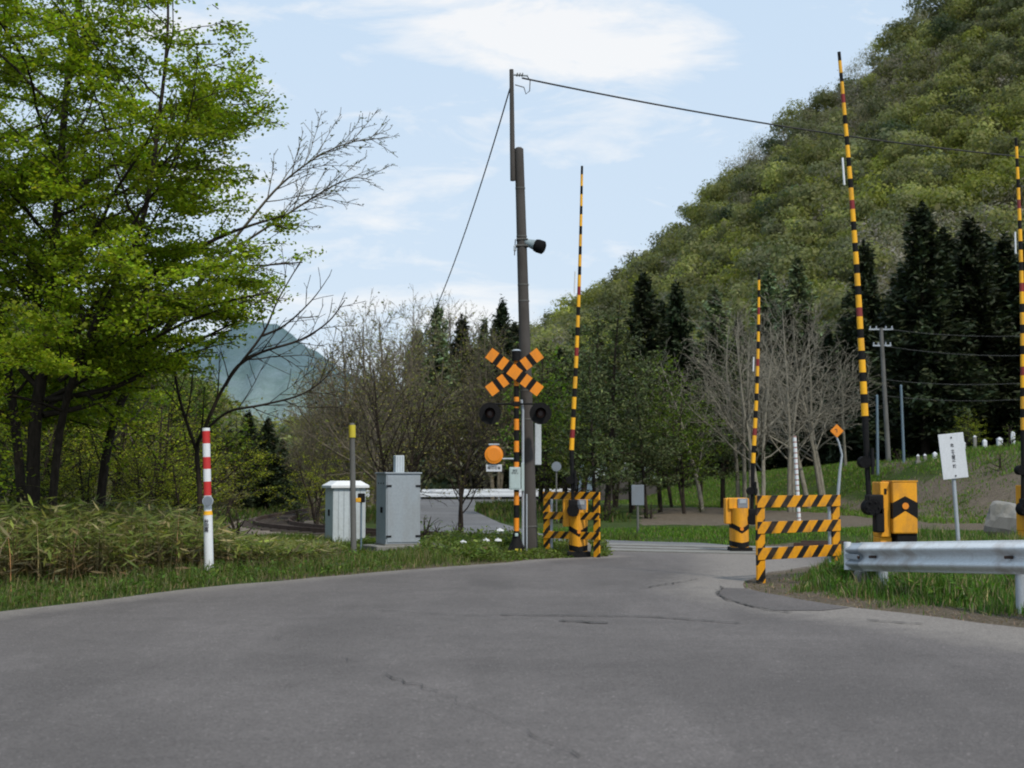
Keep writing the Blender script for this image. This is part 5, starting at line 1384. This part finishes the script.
# bamboo grass (sasa)
def sasa():
    N = 9500; x, y = scatter(N, -11.5, -3.0, 13.5, 30)
    d = dist_poly(x, y, LP); k = off_road(x, y) & (d > .95 + .35 * clump(x, y, .8)) & (dist_poly(x, y, TC) > 2.2)
    u = 512 + F * x / y; k &= (u < 340) & ~((np.abs(u - 209) < 11) & (y < POLE.y + .6)) & (np.hypot(x - POLE.x, y - POLE.y) > .45)
    x, y, d, u = x[k], y[k], d[k], u[k]; n = len(x)
    H = np.interp(u, [0, 120, 230, 280, 340], [1.02, 1.0, .85, .6, .4]) * rng.uniform(.55, 1.08, n) * (.8 + .3 * clump(x, y, 1.2)) * np.clip(.35 + d * .42, 0, 1)
    H = np.minimum(H, (CH - (np.interp(u, [0, 130, 190, 215, 232, 340], [508, 513, 518, 528, 546, 550]) - 481) / F * y) * rng.uniform(.7, 1.18, n) * (.85 + .3 * clump(x, y, 1.7))); k = H > .08; x, y, H, u = x[k], y[k], H[k], u[k]; n = len(x)
    per = 9; X = np.repeat(x, per); Y = np.repeat(y, per); Hh = np.repeat(H, per)
    f = np.tile(np.linspace(.3, 1.0, per), n) + rng.normal(0, .06, n * per)
    az = rng.uniform(0, 6.283, n * per); el = rng.normal(.38, .42, n * per)
    ax = np.stack([np.cos(az) * np.cos(el), np.sin(az) * np.cos(el), np.sin(el)], 1)
    L = .105 * np.exp(rng.normal(0, .22, n * per))
    C = np.stack([X, Y, gh(X, Y) + Hh * f], 1) + ax * L[:, None] * 1.0
    nr = np.array([0, -.15, 1.0]) + rng.normal(size=(n * per, 3)) * .35
    V, Fq = cards(C, nr, L, .16, ax)
    c = vary((.13, .168, .038), n * per, .32, .10); q = rng.random(n * per) < .2; c[q] = vary((.30, .27, .13), q.sum(), .25, .05)
    q = f < .55; c[q] = vary((.13, .11, .055), q.sum(), .35, .1)
    # stems
    b0 = np.stack([x, y, gh(x, y) - .05], 1); ln = rng.normal(0, .08, (n, 3)); ln[:, 2] = 0
    tp = b0 + ln + np.array([0, 0, 1]) * H[:, None]; w = np.array([.006, 0, 0])
    SV = np.stack([b0 - w, b0 + w, tp + w * .5, tp - w * .5], 1).reshape(-1, 3); SF = np.arange(4 * n).reshape(n, 4) + len(V)
    me = raw_mesh('bamboo_grass', np.concatenate([V, SV]), np.concatenate([Fq, SF]), 'leaf', np.concatenate([c, vary((.13, .11, .05), n, .3)]))
    tag(link('bamboo_grass', me), 'knee high yellow green bamboo grass with long pointed leaves left of the road', 'bamboo grass', kind='stuff')
sasa()
x, y = scatter(900, -11, -2.2, 15, 29); k = off_road(x, y) & (dist_poly(x, y, LP) > .9) & (512 + F * x / y < 420) & (np.hypot(x - POLE.x, y - POLE.y) > .6); x, y = x[k], y[k]
blades('dry_stalks', 'pale dry stalks standing up through the bamboo grass', x, y, np.where(512 + F * x / y > 215, .2, 1) * rng.uniform(.4, 1.05, len(x)), .010, (.26, .22, .12), lean=.35, cat='dry stalks')
# right island and bank
x, y = scatter(90000, 2.9, 8.5, 11.5, 24); 
d = dist_poly(x, y, RP); k = off_road(x, y) & (rng.random(len(x)) < (.02 + .98 * sstep(.4, .95, d + .5 * (clump(x, y) - .5))) * (.25 + .75 * (clump(x + 3, y, .6) > .3))); x, y, d = x[k], y[k], d[k]
blades('island_grass', 'tufts of green grass around the barrier frame and under the guard rail', x, y, rng.uniform(.05, .27, len(x)) * np.where((d > .9) & (x > 4), 1.05, .85) * (.35 + .9 * clump(x, y)) * (.5 + .6 * sstep(.4, 1.2, d)), .012, (.065, .12, .018), mixcol=(.21, .17, .10), mixp=.26)
x, y = scatter(12000, 2.9, 8.5, 11.5, 20); d = dist_poly(x, y, RP); k = off_road(x, y) & (d < 1.6) & (rng.random(len(x)) < .8); x, y = x[k], y[k]
blades('dry_grass', 'flattened brown dry grass along the right kerb', x, y, rng.uniform(.01, .06, len(x)), .012, (.23, .18, .12), lean=2.5, cat='dry grass')
x, y = scatter(3500, 2.9, 7.5, 12, 19.5); d = dist_poly(x, y, RP); k = off_road(x, y) & (d > 1.1) & (clump(x + 3, y, .6) > .35); x, y = x[k], y[k]
broad_weeds('leafy_weeds', 'bright green leafy weeds under the guard rail', x, y, rng.uniform(.04, .22, len(x)) * (.4 + .9 * clump(x, y)), .04, (.08, .145, .02))
x, y = scatter(60000, -1, 11, 30, 46); k = off_road(x, y) & (dist_poly(x, y, TC) > 1.8) ; x, y = x[k], y[k]
v = 481 + F * CH / y; k = (rng.random(len(x)) < np.where(v > 530, 1, 0)); x, y = x[k], y[k]
blades('trackside_grass', 'bright green grass strip just beyond the rails', x, y, rng.uniform(.04, .14, len(x)) * (.4 + .8 * clump(x, y, .6)), .022, (.075, .14, .016), mixcol=(.15, .13, .08), mixp=.1)
x, y = scatter(520000, 2, 45, 44, 104); u = 512 + F * x / y; k = (u > 590) & (u < 1250) & off_road(x, y)
k &= (y > np.interp(u, KU, KF) - np.where(u > 780, 3, 4)) & (y < np.interp(u, KU, KF) + 19); x, y, u = x[k], y[k], u[k]
pt = .5 + .5 * np.sin(x * .5 + 1) * np.cos(y * .33 + x * .2); k = rng.random(len(x)) < np.where(u > 880, .15 + .6 * (pt > .5), 1); x, y = x[k], y[k]
blades('bank_grass', 'green grass slope below the conifers and bare trees', x, y, rng.uniform(.05, .19, len(x)) * (.4 + .9 * clump(x, y, .35)), .032, (.085, .145, .018), mixcol=(.16, .135, .075), mixp=.16)
x, y = scatter(14000, -16, 4, 46, 84); k = off_road(x, y); x, y = x[k], y[k]
blades('far_grass', 'low green grass beyond the far bend', x, y, rng.uniform(.1, .35, len(x)), .05, (.05, .085, .014), mixcol=(.12, .1, .05), mixp=.2)
for i, (px_, Y, h_) in enumerate([(330, 41, 1.0), (300, 44, .8), (438, 29, .7), (425, 31, .9), (410, 30, .6), (388, 33, .7), (455, 31, .7), (605, 47, 1.0), (650, 50, .8), (560, 44, .9), (1000, 52, .9), (900, 66, .9), (700, 60, .7), (240, 34, 1.0)]):
    plant('bush', i, px2x(px_, Y), Y, h_, 'bush', 'low green bush in the undergrowth beside road and track', 'low bushes beside road and track', wide=1.3)

# ------------------------------------------------------------------ sky and sun
SUN_EL, SUN_AZ = 50.0, 150.0        # azimuth clockwise from +Y: behind the camera to the right
w = bpy.data.worlds.new('World'); scene.world = w; w.use_nodes = True; nt = w.node_tree; nt.nodes.clear()
out = nt.nodes.new('ShaderNodeOutputWorld')
sky = nd(nt, 'ShaderNodeTexSky', sky_type='NISHITA', sun_disc=False)
sky.sun_elevation = R(SUN_EL); sky.sun_rotation = R(SUN_AZ); sky.air_density = 1.0; sky.dust_density = 2.0; sky.ozone_density = 1.2
tc = nd(nt, 'ShaderNodeTexCoord').outputs['Generated']
sep = nd(nt, 'ShaderNodeSeparateXYZ'); lk(nt, tc, sep.inputs[0])
bg1 = nd(nt, 'ShaderNodeBackground', ins={'Strength': .095}); lk(nt, sky.outputs[0], bg1.inputs[0])
# thin veil plus a few clouds, fixed in the sky by direction
el = sep.outputs[2]
mp = nd(nt, 'ShaderNodeMapping'); mp.inputs['Scale'].default_value = (2.2, 2.2, 7.5); lk(nt, tc, mp.inputs[0])
n1 = noise(nt, mp.outputs[0], 1.6, 8, .58, .3); n2 = noise(nt, mp.outputs[0], 4.5, 8, .62, .5)
def spot(px_, py_, rad, zs):
    d = ray(px_, py_).normalized()
    s_ = nd(nt, 'ShaderNodeVectorMath', operation='SUBTRACT'); lk(nt, tc, s_.inputs[0]); s_.inputs[1].default_value = d
    m_ = nd(nt, 'ShaderNodeVectorMath', operation='MULTIPLY'); lk(nt, s_.outputs[0], m_.inputs[0]); m_.inputs[1].default_value = (1, 1, zs)
    l_ = nd(nt, 'ShaderNodeVectorMath', operation='LENGTH'); lk(nt, m_.outputs[0], l_.inputs[0])
    return mth(nt, 'MAXIMUM', mth(nt, 'SUBTRACT', 1.0, mth(nt, 'DIVIDE', l_.outputs['Value'], rad)), 0.0)
S = spot(560, 36, .15, 2.2)
for a in ((480, 20, .12, 2.6), (655, 50, .10, 3.2), (205, 22, .06, 1.6), (470, 306, .10, 2.8), (350, 70, .03, 1.5), (300, 300, .1, 3.)): S = mth(nt, 'ADD', S, mth(nt, 'MULTIPLY', spot(*a), .8))
cl_ = mth(nt, 'ADD', mth(nt, 'MULTIPLY', S, .62), mth(nt, 'MULTIPLY', mth(nt, 'SUBTRACT', n2.outputs[0], .5), 2.6))
cl_ = mth(nt, 'ADD', cl_, mth(nt, 'MULTIPLY', mth(nt, 'SUBTRACT', n1.outputs[0], .5), 1.5))
cm = ramp(nt, cl_, [(.16, 0.), (.46, .45), (.85, 1.)]).outputs[0]
veil = ramp(nt, el, [(.0, .95), (.16, .62), (.38, .42), (1., .3)]).outputs[0]
skyc = mixc(nt, veil, (.54, .76, 1.02), (.81, .90, .99))
cloud = mixc(nt, cm, skyc, (1.03, 1.04, 1.05))
bg2 = nd(nt, 'ShaderNodeBackground', ins={'Strength': 1.0}); lk(nt, cloud, bg2.inputs[0])
mx = nd(nt, 'ShaderNodeMixShader', ins={0: .86}); lk(nt, bg1.outputs[0], mx.inputs[1]); lk(nt, bg2.outputs[0], mx.inputs[2]); lk(nt, mx.outputs[0], out.inputs[0])
sl = bpy.data.lights.new('sun', 'SUN'); sl.energy = 2.9; sl.angle = R(3); sl.color = (1, .92, .80)
so = bpy.data.objects.new('sun', sl); COL.objects.link(so)
sd = Vector((math.sin(R(SUN_AZ)) * math.cos(R(SUN_EL)), math.cos(R(SUN_AZ)) * math.cos(R(SUN_EL)), math.sin(R(SUN_EL))))
so.rotation_euler = (-sd).to_track_quat('-Z', 'Y').to_euler(); so.location = sd * 50
